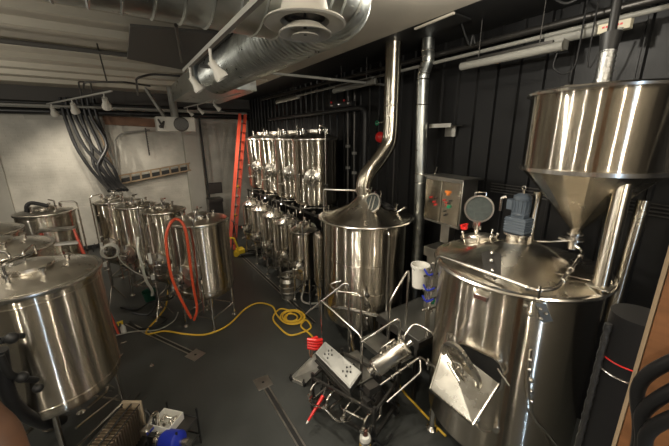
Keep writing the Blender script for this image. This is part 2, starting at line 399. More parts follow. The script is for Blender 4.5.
# steel storage frame which carries the upper tanks
fr = thing('tank_rack', 'steel rack with thin posts carrying the upper stacked tanks', 'rack', (3.9, 8.4, 0))
for y in (5.95, 7.2, 8.45, 9.75, 11.0):
    for x in (3.62, 4.5): MB().bb((x-.02, y-.02, 0), (x+.02, y+.02, 1.9)).build('post', TUBE, fr, bev=.003)
m = MB().bb((3.60, 5.9, 1.90), (3.64, 11.05, 1.95)).bb((4.46, 5.9, 1.86), (4.54, 11.05, 1.95))
for cy in (6.66, 7.8, 8.92, 10.05):
    for o in (-.36, .36): m.bb((3.6, cy+o-.03, 1.88), (4.52, cy+o+.03, 1.93))
m.build('rail', DARKMET, fr)

# ================================================================ kettle
KC = (3.37, 4.09)
k = thing('brew_kettle', 'steel brew kettle with conical lid and tall curved chimney pipe', 'kettle', (3.37, 4.09, 0))
C = (KC[0], KC[1], 0); R = .70
MB().lathe([(0, .40), (.2, .41), (.5, .46), (R-.03, .56), (R, .64), (R, 1.2), (R+.006, 1.205), (R+.006, 1.235), (R, 1.24), (R, 1.70), (R+.005, 1.704), (R+.005, 1.716), (R, 1.72), (R, 2.36)], C, n=96).build('body', STEEL, k)
MB().lathe([(R-.02, 2.35), (.79, 2.365), (.805, 2.375), (.815, 2.385), (.805, 2.40), (.78, 2.405), (R-.02, 2.395)], C, n=96).build('rim', TUBE, k)
MB().lathe([(.79, 2.395), (.6, 2.455), (.3, 2.59), (.17, 2.70), (.12, 2.78), (.115, 2.86)], C, n=96).build('conical_lid', STEEL_CONE, k)
st = [(3.35, 4.11, 2.78), (3.34, 4.11, 2.94), (3.42, 4.10, 3.12), (3.66, 4.10, 3.34), (3.86, 4.10, 3.58), (3.9, 4.1, 3.84), (3.9, 4.1, 5.2)]
st = cr(st[:6]+[(3.9, 4.1, 4.1)], 10)+[V(st[6])]
stk = MB().tube(st, .13, n=40).build('chimney_pipe', STEEL_CONE, k, ang=50)
g = MB()
for z in (2.9, 3.85): pass
g.ring((3.37, 4.09, 2.87), .115, .014, n=36).ring((3.9, 4.1, 4.2), .131, .006, n=36).ring((3.9, 4.1, 5.18), .14, .012, n=36).build('clamp_band', TUBE, stk)
# glass hatch standing open on the lid, facing the camera side
hc = V((3.277, 3.803, 2.674)); hn = V((-.92, -.12, .36)).normalized()
h = MB().lathe([(.14, -.02), (.165, -.02), (.175, 0), (.165, .02), (.14, .02)], hc, hn, 40)
hd = h.build('hatch_ring', TUBE, k)
MB().cyl(hc-hn*.006, hc+hn*.006, .142, n=40).build('hatch_glass', GLASS, hd)
u, w_, _ = frame(hn)
MB().beam(hc-u*.04-w_*.11+hn*.02, hc-u*.04+w_*.11+hn*.02, .02, .012, up=hn).beam(hc+u*.03-w_*.11+hn*.02, hc+u*.03+w_*.11+hn*.02, .02, .012, up=hn).build('hatch_bar', TUBE, hd)
op = V((3.62, 3.86, 2.53)); on = V((.30, -.28, .9)).normalized()
m = MB().lathe([(.13, -.08), (.13, .05), (.16, .05), (.16, .07), (.12, .07), (.12, -.05), (0, -.05)], op, on, 36); m.build('hatch_neck', BLACK, k)
for a, b in (((3.72, 3.72, 2.46), (3.83, 3.62, 2.56)), ((3.90, 3.88, 2.42), (3.90, 3.88, 2.56))): MB().cyl(a, b, .02, n=12).cyl(V(b)-V((0, 0, .01)), V(b)+V((0, 0, .02)), .035, n=14).build('lid_fitting', TUBE, k)
m = MB()
m.tube(fil([(3.75, 4.3, 2.45), (3.75, 4.3, 2.75), (3.95, 4.35, 2.75), (3.95, 4.35, 1.5)], .03), .010).build('lid_fitting', TUBE, k)
# spray pipe reaching across to the left and the thin pipe down the front
m = MB().tube(fil([(3.28, 4.17, 2.83), (3.02, 4.45, 2.83), (2.86, 4.62, 2.83), (2.86, 4.62, .3)], .05), .017, n=10)
m.ring((3.24, 4.20, 2.83), .024, .01, (-.7, .7, 0), 16).build('spray_pipe', TUBE, k)
m = MB().tube(fil([(3.22, 3.42, 2.27), (3.20, 3.34, 2.32), (3.19, 3.30, 2.28), (3.19, 3.30, 1.0)], .04), .018, n=10).build('drain_pipe', TUBE, k)
for a in (-2.65, -1.45, .1, 1.6):
    p = pol(C, .6, a, .05); q = pol(C, .6, a, .85)
    lg = MB().cyl(p, q, .04, n=16).build('leg', TUBE, k); MB().lathe([(.014, -.02), (.014, 0), (.06, -.04), (.07, -.05)], p, n=20).build('foot', TUBE, lg)
m = MB().tube(cr([pol(C, .84, -2.9, .98), pol(C, .86, -2.7, 1.05), pol(C, .86, -2.2, 1.02), pol(C, .86, -1.8, .9)], 6), .03, n=10)
m.tube(cr([pol(C, .76, -2.25, 1.35), pol(C, .84, -2.2, 1.2), pol(C, .76, -2.15, 1.05), pol(C, .84, -2.2, .85), pol(C, .8, -2.1, .6)], 6), .03, n=10)
m.tube(fil([(3.37, 4.09, .6), (3.37, 4.09, .35), (2.8, 3.7, .35), (2.6, 3.3, .35)], .08), .03, n=10).build('steam_pipe', TUBE, k)
for z in (1.3, 1.15, .95): MB().ball(pol(C, .80, -2.2, z), .045).build('valve', DARKMET, k)

# ================================================================ mash tun with hopper
MC = (3.35, 1.53); R = .77
t = thing('mash_tun', 'huge steel mash tun in the right foreground with open side manway', 'tank', (3.35, 1.53, 0))
C = (MC[0], MC[1], 0)
MB().lathe([(0, .34), (.3, .36), (R-.06, .42), (R, .5), (R, 1.4), (R, 2.36)], C, n=128).build('body', STEEL, t)
MB().lathe([(R-.02, 2.35), (.81, 2.36), (.825, 2.375), (.835, 2.39), (.825, 2.405), (.79, 2.41), (R-.02, 2.40)], C, n=128).build('rim', TUBE, t)
MB().lathe([(.81, 2.40), (.6, 2.47), (.3, 2.565), (.12, 2.60), (0, 2.605)], C, n=128).build('conical_lid', STEEL_CONE, t)
for a in (-1.2+PI, 2.33, -2.4+PI*.5-.1, -2.2):
    p = pol(C, .69, a, .05); lg = MB().cyl(p, pol(C, .69, a, .5), .045, n=16).build('leg', TUBE, t)
    MB().lathe([(.016, -.02), (.016, 0), (.07, -.04), (.08, -.05)], p, n=20).build('foot', TUBE, lg)
# stirring motor with gearbox
mo = V((3.57, 1.66, 2.55)); g = MB().cyl(mo, mo+V((0, 0, .09)), .11, n=32).cyl(mo+V((0, 0, .09)), mo+V((0, 0, .11)), .14, n=32)
mt = g.build('motor_flange', TUBE, t)
g = MB().box(mo+V((0, 0, .20)), (.20, .22, .17)).box(mo+V((0, 0, .30)), (.13, .14, .06))
for q in range(5): g.box(mo+V((0, 0, .14+.03*q)), (.215, .235, .010))
g.build('gearbox', BLUEG, t, bev=.012)
g = MB().lathe([(0, .31), (.085, .31), (.09, .33), (.082, .34), (.082, .48), (.09, .485), (.088, .52), (.05, .545), (0, .55)], mo, n=28)
for q in range(14):
    a = q*2*PI/14; g.box(mo+V((math.cos(a)*.085, math.sin(a)*.085, .41)), (.012, .012, .13))
g.box(mo+V((-.02, .10, .42)), (.09, .06, .11)); g.build('electric_motor', BLUEG, t)
MB().cyl(mo+V((0, 0, .54)), mo+V((0, 0, .60)), .012, n=10).ring(mo+V((0, 0, .61)), .02, .007, (1, 0, 0), 16).tube(fil([mo+V((-.04, .15, .50)), mo+V((-.05, .2, .48)), mo+V((-.05, .2, .33))], .03), .018).build('lifting_eye', TUBE, t)
# top manway with glass lid standing upright
nk = V((3.43, 2.03, 2.46)); nn = V((0, .18, 1)).normalized()
m = MB().lathe([(.16, -.06), (.16, .07), (.19, .07), (.19, .09), (.13, .09), (.12, .11), (0, .11)], nk, nn, 40).build('manway_neck', STEEL_LID, t)
gc = V((3.49, 2.10, 2.86)); gn = V((-.80, -.60, .12)).normalized()
rg = MB().lathe([(.145, -.018), (.165, -.018), (.17, 0), (.165, .02), (.145, .02)], gc, gn, 44).build('sight_glass_ring', TUBE, t)
MB().cyl(gc-gn*.006, gc+gn*.006, .148, n=40).build('glass_disc', GLASS, rg)
u, w_, _ = frame(gn)
MB().beam(gc-u*.05+w_*.12-gn*.03, gc+u*.05-w_*.12-gn*.03, .045, .012, up=gn).build('glint_bar', LAMPG, rg)  # pale bar put in to imitate the bright reflection in the glass
for q_ in (-.03, .04): MB().beam(gc-u*.11+w_*q_-gn*.04, gc+u*.11+w_*q_-gn*.04, .018, .008, up=gn).build('glass_glint', LAMPG, rg)  # two thinner bars of the same imitated reflection
MB().tube(fil([gc+V((-.05, .04, .15)), gc+V((-.05, .04, .2)), gc+V((.05, -.04, .2)), gc+V((.05, -.04, .15))], .02), .009).box(gc-V((0, 0, .2)), (.04, .1, .1)).cyl(gc-V((0, 0, .16)), gc-V((0, 0, .30)), .03, n=12).build('hinge', TUBE, rg)
for a in (-2.6, -1.9, -1.1, -.3, 2.6): MB().cyl(pol(nk, .15, a, 2.44), pol(nk, .20, a, 2.60), .012, n=8).ball(pol(nk, .20, a, 2.60), .02).build('swing_bolt', TUBE, t)
MB().cyl(pol(nk, .17, 2.2, 2.62), pol(nk, .17, 2.2, 2.66), .04, n=16).box(pol(nk, .17, 2.2, 2.67), (.12, .03, .02)).build('valve_handle', RED, t)
# spray pipe lying over the lid
m = MB().tube(fil([(2.70, 2.06, 2.20), (2.68, 2.02, 2.47), (2.63, 1.50, 2.50), (2.63, 1.02, 2.49), (2.78, .93, 2.50), (3.63, 1.05, 2.60), (3.66, 1.14, 2.64)], .07), .017, n=10)
for p in ((2.63, 1.08, 2.49), (2.95, .95, 2.515), (3.2, .99, 2.545), (3.5, 1.03, 2.59)): m.ball(p, .028)
m.cyl((3.08, .97, 2.42), (3.08, .97, 2.56), .012, n=8).cyl((2.66, 1.0, 2.42), (2.66, 1.0, 2.53), .012, n=8)
m.build('spray_pipe', TUBE, t)
MB().tube(fil([(3.75, 1.70, 2.52), (3.80, 1.45, 2.56), (3.78, 1.22, 2.64)], .04), .014).build('lid_pipe', TUBE, t)
MB().tube([(3.3, .86, 2.46), (3.04, 1.05, 2.53)], .007).build('lid_rod', TUBE, t)
MB().plate([(3.02, 1.64, 2.562), (3.00, 1.52, 2.562), (2.74, 1.36, 2.462), (2.66, 1.38, 2.445), (2.66, 1.47, 2.445), (2.93, 1.68, 2.54)], .02).build('blank_plate', DARKMET, t)
for p in ((2.94, 1.58, 2.575), (2.84, 1.52, 2.535), (2.73, 1.44, 2.49)): MB().ball(p, .02).build('wing_nut', TUBE, t)
# nameplate
def on(a, z, d=.0): return pol(C, R+d, a, z)
npz = (2.485, 1.416, 2.291)
na = math.atan2(npz[1]-MC[1], npz[0]-MC[0])
uu = V((-math.sin(na), math.cos(na), 0)); nn = V((math.cos(na), math.sin(na), 0)); pc = V((MC[0], MC[1], 2.27))+nn*(R+.02)
Rm = Matrix((uu, nn, V((0, 0, 1)))).transposed()
npo = MB().box(pc, (.13, .035, .052), Rm).build('nameplate', TUBE, t, bev=.004)
m = MB().box(pc+nn*.018, (.11, .004, .036), Rm).build('nameplate_face', mat('rust_brown_enamel', (.12, .05, .04), .4), npo)
m = MB()
for q in range(5): m.box(pc+nn*.021+uu*(.036-.018*q), (.010, .003, .016), Rm)
m.build('lettering', TUBE, npo)
# side manway of the mash tun: neck, black plate for the shade inside, open door, chute
def rrect(w, h, r, n=6):
    out = []
    for cx_, cz_, a0 in ((w/2-r, h/2-r, 0), (-w/2+r, h/2-r, PI/2), (-w/2+r, -h/2+r, PI), (w/2-r, -h/2+r, 1.5*PI)):
        for q in range(n+1): a = a0+q*PI/2/n; out.append((cx_+r*math.cos(a), cz_+r*math.sin(a)))
    return out
A0 = -2.96; ZC = 1.53
n0 = V((math.cos(A0), math.sin(A0), 0)); u0 = V((-math.sin(A0), math.cos(A0), 0)); base0 = V((MC[0], MC[1], ZC))
def loft(loops, close=True):
    m = MB(); n = len(loops[0])
    for L_ in loops: m.v += L_
    for i in range(len(loops)-1):
        for q in range(n): m.f.append((i*n+q, i*n+(q+1) % n, (i+1)*n+(q+1) % n, (i+1)*n+q))
    return m
def loop(w, h, r, d): return [base0+u0*a+V((0, 0, b))+n0*(d+math.sqrt(max(0, .77**2-a*a))*.25+.77*.75-.77) for a, b in rrect(w, h, r)]
op = loft([loop(.50, .40, .14, .74), loop(.50, .40, .14, .80), loop(.46, .36, .12, .80), loop(.46, .36, .12, .76)]).build('manway_frame', TUBE, t)
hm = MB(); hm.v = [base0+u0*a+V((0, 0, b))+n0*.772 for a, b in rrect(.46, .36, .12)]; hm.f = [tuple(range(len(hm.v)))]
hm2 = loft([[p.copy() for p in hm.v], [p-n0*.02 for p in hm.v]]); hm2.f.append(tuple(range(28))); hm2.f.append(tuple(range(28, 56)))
hm2.build('opening_shade_plate', BLACKPAINT, op)
# door swung open
dc = V((2.400, 1.442, 1.586)); lx = (V((2.409, 1.263, 1.432))-V((2.400, 1.629, 1.751))); hl = lx.length/2; lx.normalize()
sy = V((-.08, -.70, .42)); sy = (sy-lx*sy.dot(lx)).normalized(); dn = lx.cross(sy).normalized()
def dl(w, h, r, d): return [dc+lx*a+sy*b+dn*d for a, b in rrect(w, h, r)]
m = loft([dl(hl*1.7, .25, .11, 0), dl(hl*2, .31, .15, -.01), dl(hl*2, .31, .15, .025), dl(hl*1.75, .25, .12, .03), dl(hl*1.6, .21, .10, .0)])
m.f.append(tuple(range(28))); m.f.append(tuple(range(112, 140)))
dr = m.build('manway_door', STEEL_LID, t)
m = MB().beam(dc-lx*hl*.8+dn*.06, dc+lx*hl*.8+dn*.06, .02, .015, up=dn).beam(dc-lx*hl*.8-dn*.03, dc+lx*hl*.8-dn*.03, .02, .015, up=dn).cyl(dc-lx*.0+dn*.03, dc+dn*.12, .012, n=10).cyl(dc+dn*.11-lx*.09, dc+dn*.11+lx*.09, .012, n=10).ring(dc+dn*.05, .06, .009, dn, 24)
m.build('door_clamp', TUBE, dr)
hA = V((2.491, 1.671, 1.723)); MB().cyl(hA-V((0, 0, .02)), hA+V((0, 0, .06)), .02, n=12).cyl(hA, hA+n0*-.08, .015, n=10).build('hinge', TUBE, dr)
# spout plate under the door
ch = [V((2.461, 1.680, 1.672)), V((2.143, 1.576, 1.352)), V((2.163, 1.129, 1.314)), V((2.499, 1.124, 1.568)), V((2.532, 1.286, 1.564))]
m = MB().plate([ch[0], ch[1], ch[2]], .006).plate([ch[0], ch[2], ch[3], ch[4]], .006)
m.beam(ch[1], ch[2], .012, .02).beam(ch[2], ch[3], .012, .02).beam(ch[0], ch[1], .012, .02)
m.build('grain_chute', mat('satin_chute_steel', (.34, .325, .29), .27, 1, aniso=.3, var=((6, 6, 6), .12, .06)), t)
b1 = V((2.563, 1.128, 1.608)); m = MB().cyl(b1, b1-n0*.12, .014, n=10).cyl(b1-V((0, .06, .05)), b1+V((0, .06, .05)), .011, n=10)
m.box(V((2.468, 1.190, 1.490)), (.05, .05, .02)); m.build('swing_bolt', TUBE, t)
m = MB()
for px_ in (on(-2.44, 1.80, .05), on(-2.43, 1.70, .05), on(-2.40, 1.60, .06), on(-2.38, 1.48, .05), on(-2.36, 1.38, .06)): m.ball(px_, .022)
m.tube(cr([on(-2.45, 1.9, .05), on(-2.43, 1.65, .05), on(-2.38, 1.4, .06), on(-2.3, 1.2, .07), on(-2.1, 1.0, .06), on(-1.9, .75, .08), on(-1.85, .5, .1)], 6), .012)
m.build('sample_chain', TUBE, t)
m = MB().plate([on(-2.47, 2.33, .012), on(-2.37, 2.33, .012), on(-2.27, 2.18, .012), on(-2.37, 2.16, .012)], .008)
for p in (on(-2.42, 2.29, .03), on(-2.36, 2.25, .03), on(-2.40, 2.2, .03), on(-2.56, 2.3, .02), on(-2.50, 2.22, .02)): m.ball(p, .016)
m.build('lug_bracket', MATTE, t)
for a, b in (((-2.86, 1.98), (-2.86, 2.3)), ((-2.64, 1.86), (-2.64, 2.33))): MB().cyl(on(a[0], a[1], .0), on(b[0], b[1], .0), .004, n=6).build('weld_seam', STEEL, t)
MB().cyl(on(-2.65, .95, -.01), on(-2.65, .95, .06), .03, n=20).build('probe_socket', TUBE, t)
m = MB().cyl(on(-2.9, .92, -.01), on(-2.9, .92, .06), .05, n=20).tube(cr([on(-2.9, .92, .05), on(-2.8, .90, .08), on(-2.7, .92, .06)], 6), .012, n=10)
m.build('outlet_pipe', TUBE, t)
# hopper support posts rise from the mash tun rim
HP = (3.67, 1.16)
for nm, a, b, r in (('support_post', (3.30, .79, 2.40), (3.42, .82, 3.36), .062), ('support_post', (3.82, .78, 1.9), (3.84, .76, 3.14), .05), ('support_post', (3.68, 1.58, 2.40), (3.70, 1.57, 3.12), .045)):
    po = MB().cyl(a, b, r, n=28).build(nm, STEEL_CONE, t)
m = MB().box((3.30, .79, 2.44), (.17, .17, .015)); m.build('post_bracket', MATTE, t)

h = thing('grain_hopper', 'big steel grain hopper with cone bottom hanging above the mash tun', 'hopper', (HP[0], HP[1], 2.6))
C = (HP[0], HP[1], 0); HR = .555
MB().lathe([(HR-.01, 3.35), (HR, 3.36), (HR, 4.03), (HR-.01, 4.03)], C, n=128).build('drum', STEEL, h)
MB().lathe([(HR-.015, 4.0), (HR+.01, 4.0), (HR+.035, 4.01), (HR+.04, 4.03), (HR+.02, 4.045), (HR-.015, 4.045)], C, n=128).build('rim', TUBE, h)
MB().lathe([(HR+.012, 3.33), (HR+.012, 3.365), (HR, 3.37), (HR-.02, 3.33), (HR+.012, 3.33)], C, n=128).build('lower_seam', TUBE, h)
# pressed cone with faceted panels
MB().lathe([(.05, 2.70), (.055, 2.76), (HR*.55, 3.06), (HR+.002, 3.345)], C, n=18).build('cone', STEEL_CONE, h, ang=10)
m = MB().lathe([(.045, 2.55), (.045, 2.72), (.075, 2.72), (.075, 2.70), (.045, 2.70)], C, n=24).lathe([(0, 2.64), (.09, 2.64), (.09, 2.66), (0, 2.66)], C, n=24)
m.cyl((HP[0], HP[1], 2.65), (HP[0]-.16, HP[1]+.05, 2.67), .012, n=8).box((HP[0]-.14, HP[1]+.04, 2.68), (.10, .06, .02)); m.build('slide_valve', TUBE, h)
MB().lathe([(0, 4.02), (HR-.02, 4.02), (HR-.02, 4.03), (0, 4.035)], C, n=64).build('top_cover', MATTE, h)
m = MB().tube(fil([(3.52, 1.42, 4.03), (3.52, 1.42, 4.10), (3.52+.12, 1.28, 4.10), (3.52+.12, 1.28, 4.03)], .01), .008); m.build('cover_handle', TUBE, h)
m = MB().tube([(3.74+.004*(q % 2), 1.21, 4.03+.02*q) for q in range(18)], .058, n=20, wob=lambda i: 1+.13*(i % 2)); m.build('feed_sleeve', FOIL, h)
MB().cyl((3.74, 1.21, 4.36), (3.76, 1.22, 4.52), .06, .08, n=28).build('feed_collar', BLACKPAINT, h)
MB().cyl((3.76, 1.22, 4.52), (3.80, 1.24, 5.14), .035, n=28).build('feed_pipe', BLACKPAINT, h)
h.location.z += .045
# labelled auger housing on the wall pipe
s = thing('auger_housing', 'cream box with red print on a grey tube above the grain hopper', 'box', (4.1, 1.5, 4.7))
MB().box((4.28, 1.37, 4.76), (.08, .26, .13)).build('box', STICK, s, bev=.006)
m = MB()
for q in range(6): m.box((4.237, 1.46-.028*q, 4.79), (.004, .017, .016))
for q in range(6): m.box((4.237, 1.45-.028*q, 4.745), (.004, .020, .018))
m.build('lettering', RED, s)
m = MB().tube([(4.3, 1.5, 4.75), (4.3, 2.0, 4.76)], .055, n=16).box((4.22, 1.82, 4.66), (.14, .12, .10)).cyl((4.15, 1.95, 4.62), (4.15, 1.95, 4.7), .03).cyl((4.2, 1.3, 4.62), (4.2, 1.3, 4.7), .025).cyl((4.2, 1.36, 4.64), (4.2, 1.36, 4.7), .015)
m.build('auger_tube', LAMPG, s)
m = MB().tube(cr([(4.2, 1.82, 4.6), (4.2, 1.84, 4.45), (4.2, 1.74, 4.36), (4.2, 1.64, 4.40), (4.2, 1.62, 4.6), (4.2, 1.62, 5.1)], 6), .009)
m.tube(cr([(4.2, 1.52, 5.1), (4.2, 1.52, 4.5), (4.2, 1.49, 4.38), (4.2, 1.44, 4.5), (4.2, 1.40, 4.69)], 6), .008); m.build('cable', BLACK, s)

# ================================================================ steel work deck between kettle and mash tun
dk = thing('work_deck', 'steel work deck with step between kettle and mash tun', 'platform', (3.4, 2.95, 0))
MB().bb((3.02, 2.47, .98), (4.25, 3.28, 1.0)).build('deck_plate', SHEET, dk, bev=.004)
MB().bb((2.12, 2.72, .50), (2.60, 3.30, .52)).build('step', SHEET, dk, bev=.003)
MB().bb((2.99, 2.44, .88), (3.02, 3.31, .99)).bb((3.02, 2.44, .88), (4.25, 2.47, .99)).bb((3.02, 3.28, .88), (4.25, 3.31, .99)).build('deck_frame', DARKMET, dk)
MB().bb((2.62, 2.5, .72), (2.98, 3.26, .74)).bb((2.62, 2.5, .66), (2.65, 3.26, .72)).build('step', SHEET, dk)
for x, y in ((3.03, 2.5), (3.03, 3.25), (4.2, 2.5), (4.2, 3.25)): MB().bb((x-.025, y-.025, 0), (x+.025, y+.025, .9)).build('leg', DARKMET, dk)
# hand rails (x,y,z in metres)
def rail(name, pts, label, rad=.10, r=.017):
    return single(name, MB().tube(fil(pts, rad), r, n=12), TUBE, label, 'handrail')
P1 = (3.158, 2.844, 1.910); P2 = (2.778, 2.808, 1.528)
rail('hand_rail', [(P1[0], P1[1], .98), P1, P2, (P2[0], P2[1], .6)], 'bent tube handrail the white bucket hangs from')
a = (2.247, 2.749, 1.206); b = (2.127, 3.563, 1.388)
rail('hand_rail', [(b[0], b[1], .02), b, (b[0]+.01, b[1]-.01, b[2]), a, (a[0], a[1], .12)], 'sloping tube handrail with long front post beside the control box')
a = (2.093, 3.984, 0.974); b = (2.538, 3.533, 1.574)
rail('hand_rail', [a, b, (b[0]+.04, b[1]-.05, b[2]-.02), (b[0]+.04, b[1]-.05, .35)], 'tube handrail in front of the kettle sloping down to the coiled hose')
a = (2.228, 2.725, 1.153); b = (2.588, 2.430, 1.541)
rail('hand_rail', [a, b, (b[0], b[1], .6)], 'short tube handrail directly above the steel cylinder')
a = (2.592, 2.426, 1.153); b = (2.854, 2.432, 1.373); c_ = (2.919, 2.191, 1.334)
rail('hand_rail', [(a[0], a[1], .62), a, b, c_, (c_[0]+.05, c_[1]-.02, c_[2]-.1)], 'low bent tube rail touching the side of the mash tun', r=.014)
a = (2.441, 3.661, 1.415); b = (2.669, 3.307, 1.449); d_ = (2.472, 3.879, 1.436); e_ = (2.632, 3.773, 1.487)
rail('hand_rail', [e_, d_, a, b, (b[0]+.02, b[1]-.02, .4)], 'looped tube rail hugging the lower front of the kettle', r=.015)
# white bucket hung on the rail
B0 = (3.202, 2.718, 1.670); B0 = (B0[0]+.02, B0[1]-.02, B0[2])
bk = thing('white_bucket', 'white plastic bucket hanging on the handrail beside the mash tun', 'bucket', B0)
z = B0[2]; MB().lathe([(0, z), (.095, z), (.115, z+.30), (.13, z+.30), (.13, z+.33), (.113, z+.33), (.11, z+.30), (.092, z+.02), (0, z+.02)], (B0[0], B0[1], 0), n=36).build('tub', PLASTW, bk)
MB().tube([(B0[0]+.125*math.cos(q*PI/10), B0[1]+.02-.04*math.sin(q*PI/10), z+.31-.10*math.sin(q*PI/10)) for q in range(11)], .004).build('handle', TUBE, bk)
# valve cluster between bucket and mash tun
vc = (3.154, 2.461, 1.991)
vt = thing('valve_manifold', 'cluster of small pipes and blue handled valves beside the bucket', 'valve', (vc[0], vc[1], 1.0))
m = MB()
for dx, z0, z1 in ((0, 1.0, 2.05), (.06, 1.0, 1.95), (-.05, 1.2, 1.85)): m.cyl((vc[0]+dx, vc[1]+dx*.3, z0), (vc[0]+dx, vc[1]+dx*.3, z1), .014, n=10)
for z in (1.95, 1.75, 1.6, 1.45): m.cyl((vc[0]-.10, vc[1]+.02, z), (vc[0]+.14, vc[1]-.03, z), .016, n=10); m.ball((vc[0], vc[1], z), .03); m.ball((vc[0]+.07, vc[1], z-.05), .022)
m.tube(fil([(vc[0], vc[1], 2.0), (vc[0], vc[1], 2.12), (vc[0]+.2, vc[1]-.2, 2.12), (vc[0]+.22, vc[1]-.25, 1.9)], .04), .012).build('pipe', TUBE, vt)
m = MB()
for z in (2.0, 1.78, 1.62): m.tube(cr([(vc[0]-.10, vc[1]+.03, z+.05), (vc[0]-.08, vc[1]-.03, z-.02), (vc[0]+.02, vc[1]-.06, z)], 5), .012)
m.build('lever', BLUE, vt)
m = MB().ball((vc[0]+.09, vc[1], 1.55), .03).cyl((vc[0]+.09, vc[1], 1.5), (vc[0]+.09, vc[1], 1.6), .02); m.build('valve_cap', GREEN, vt)

# ================================================================ control cabinet on the wall side
cb = thing('control_cabinet', 'slanted steel control cabinet with red, orange and green buttons', 'cabinet', (4.0, 2.95, 2.3))
x0 = 3.95
Rc = Matrix.Rotation(-.12, 3, 'Z')
cc = V((4.05, 2.93, 2.76)); MB().box(cc, (.30, .72, .70), Rc).build('box', MATTE, cb, bev=.008)
fx = lambda y, z, d=0: cc+Rc @ V((-.15-d, y, z))
MB().box(fx(.17, 0, .012), (.024, .33, .62), Rc).build('door', STEEL_CONE, cb, bev=.004); MB().box(fx(-.18, 0, .012), (.024, .33, .62), Rc).build('door', STEEL_CONE, cb, bev=.004)
MB().box(cc+V((0, 0, .36)), (.40, .80, .02), Rc).build('drip_roof', MATTE, cb)
def knob(name, y, z, r, m_):
    p = fx(y, z, .024); n_1 = Rc @ V((-1, 0, 0)); MB().cyl(p, p+n_1*.025, r, n=16).build(name, m_, cb)
OR = mat('orange_lamp', (.85, .25, .04), .4)
MB().box(fx(-.13, .17, .035), (.02, .09, .028), Rc).cyl(fx(-.13, .17, .02), fx(-.13, .12, .045), .016).build('warning_label', OR, cb)
knob('push_button', -.17, -.04, .026, GREEN)
for y, z in ((.20, .04), (.10, -.06), (.13, -.02)): knob('indicator_light', y, z, .014, RED)
for y, z in ((-.07, .04), (-.11, .01), (-.13, -.03)): knob('indicator_light', y, z, .012, RED)
for y, z in ((.20, -.02), (.10, .04), (-.19, .05), (-.16, .01), (-.1, -.12), (-.14, -.16), (-.11, -.18)): knob('switch', y, z, .012, BLACK)
MB().bb((4.0, 2.85, 2.1), (4.15, 3.0, 2.42)).bb((4.05, 2.88, 1.0), (4.12, 2.95, 2.1)).build('pedestal', MATTE, cb)
MB().cyl((4.0, 3.2, 3.12), (4.0, 3.16, 3.26), .01, n=8).build('antenna', TUBE, cb)
# frame of a second steel cupboard below
sb = thing('service_box', 'small grey steel box under the control cabinet behind the mash tun', 'box', (3.85, 2.7, 1.0))
MB().bb((3.75, 2.75, 1.9), (4.1, 3.1, 2.05)).bb((3.78, 2.8, 1.0), (4.08, 3.05, 1.9)).build('housing', MATTE, sb, bev=.006)

# ================================================================ pump skid in the foreground
sk = thing('pump_skid', 'wheeled pump skid with tube frame and hoses under the sloping control box', 'cart', (2.1, 2.75, 0))
fr_ = MB()
pts = [(1.72, 3.15), (2.05, 2.25), (2.62, 2.45), (2.35, 3.35)]
for i in range(4):
    a, b = pts[i], pts[(i+1) % 4]; fr_.beam((a[0], a[1], .16), (b[0], b[1], .16), .04)
    fr_.beam((a[0], a[1], .55), (b[0], b[1], .55), .03)
    fr_.beam((a[0], a[1], .16), (a[0], a[1], .62), .035)
fr_.build('frame', DARKMET, sk)
for x, y in pts:
    MB().cyl((x-.02, y, .05), (x+.02, y, .05), .05, n=20).build('wheel', BLACK, sk)
m = MB()
for q in range(4):
    p = V((1.70+.09*q, 3.05-.26*q, .42)); m.tube([p+V((-.10*math.sin(a), -.03*math.sin(a), .11*math.cos(a))) for a in [PI*k/10 for k in range(-2, 12)]], .015, n=8)
    m.tube(fil([p+V((0, 0, -.11)), p+V((.25, .06, -.11)), p+V((.3, .1, .05))], .05), .015)
    m.cyl(p+V((-.14, -.05, 0)), p+V((-.09, -.03, 0)), .03, n=14)
m.tube(cr([(1.9, 2.5, .3), (1.72, 2.55, .35), (1.66, 2.75, .4), (1.60, 2.95, .33), (1.62, 3.1, .3)], 6), .014)
m.tube(cr([(1.95, 2.3, .45), (1.85, 2.3, .55), (1.78, 2.45, .55), (1.82, 2.6, .45), (1.9, 2.7, .35)], 6), .016)
m.build('pipe_bend', TUBE, sk)
m = MB()
for x, y in ((2.0, 2.95), (2.2, 2.55)):
    m.cyl((x, y, .30), (x+.28, y+.09, .30), .10, n=24).cyl((x-.05, y-.02, .30), (x, y, .30), .07, n=24)
m.build('pump', DARKMET, sk)
m = MB().tube(cr([(2.2, 2.6, .6), (2.1, 2.4, .5), (2.0, 2.3, .3), (2.1, 2.15, .12), (2.3, 2.2, .1)], 6), .014).tube(cr([(2.35, 2.7, .7), (2.45, 2.5, .4), (2.6, 2.4, .2), (2.75, 2.6, .1)], 6), .02).tube(cr([(2.3, 3.0, .6), (2.2, 2.8, .45), (2.15, 2.6, .55), (2.2, 2.4, .5)], 6), .02)
m.build('cable', BLACK, sk)
m = MB().box((2.14, 2.42, .72), (.16, .12, .10)).cyl((2.14, 2.42, .5), (2.14, 2.42, .68), .015).ring((2.14, 2.42, .62), .07, .01, (.3, 1, .2), 20).box((2.05, 2.40, .60), (.07, .1, .05)); m.build('flow_meter', DARKMET, sk)
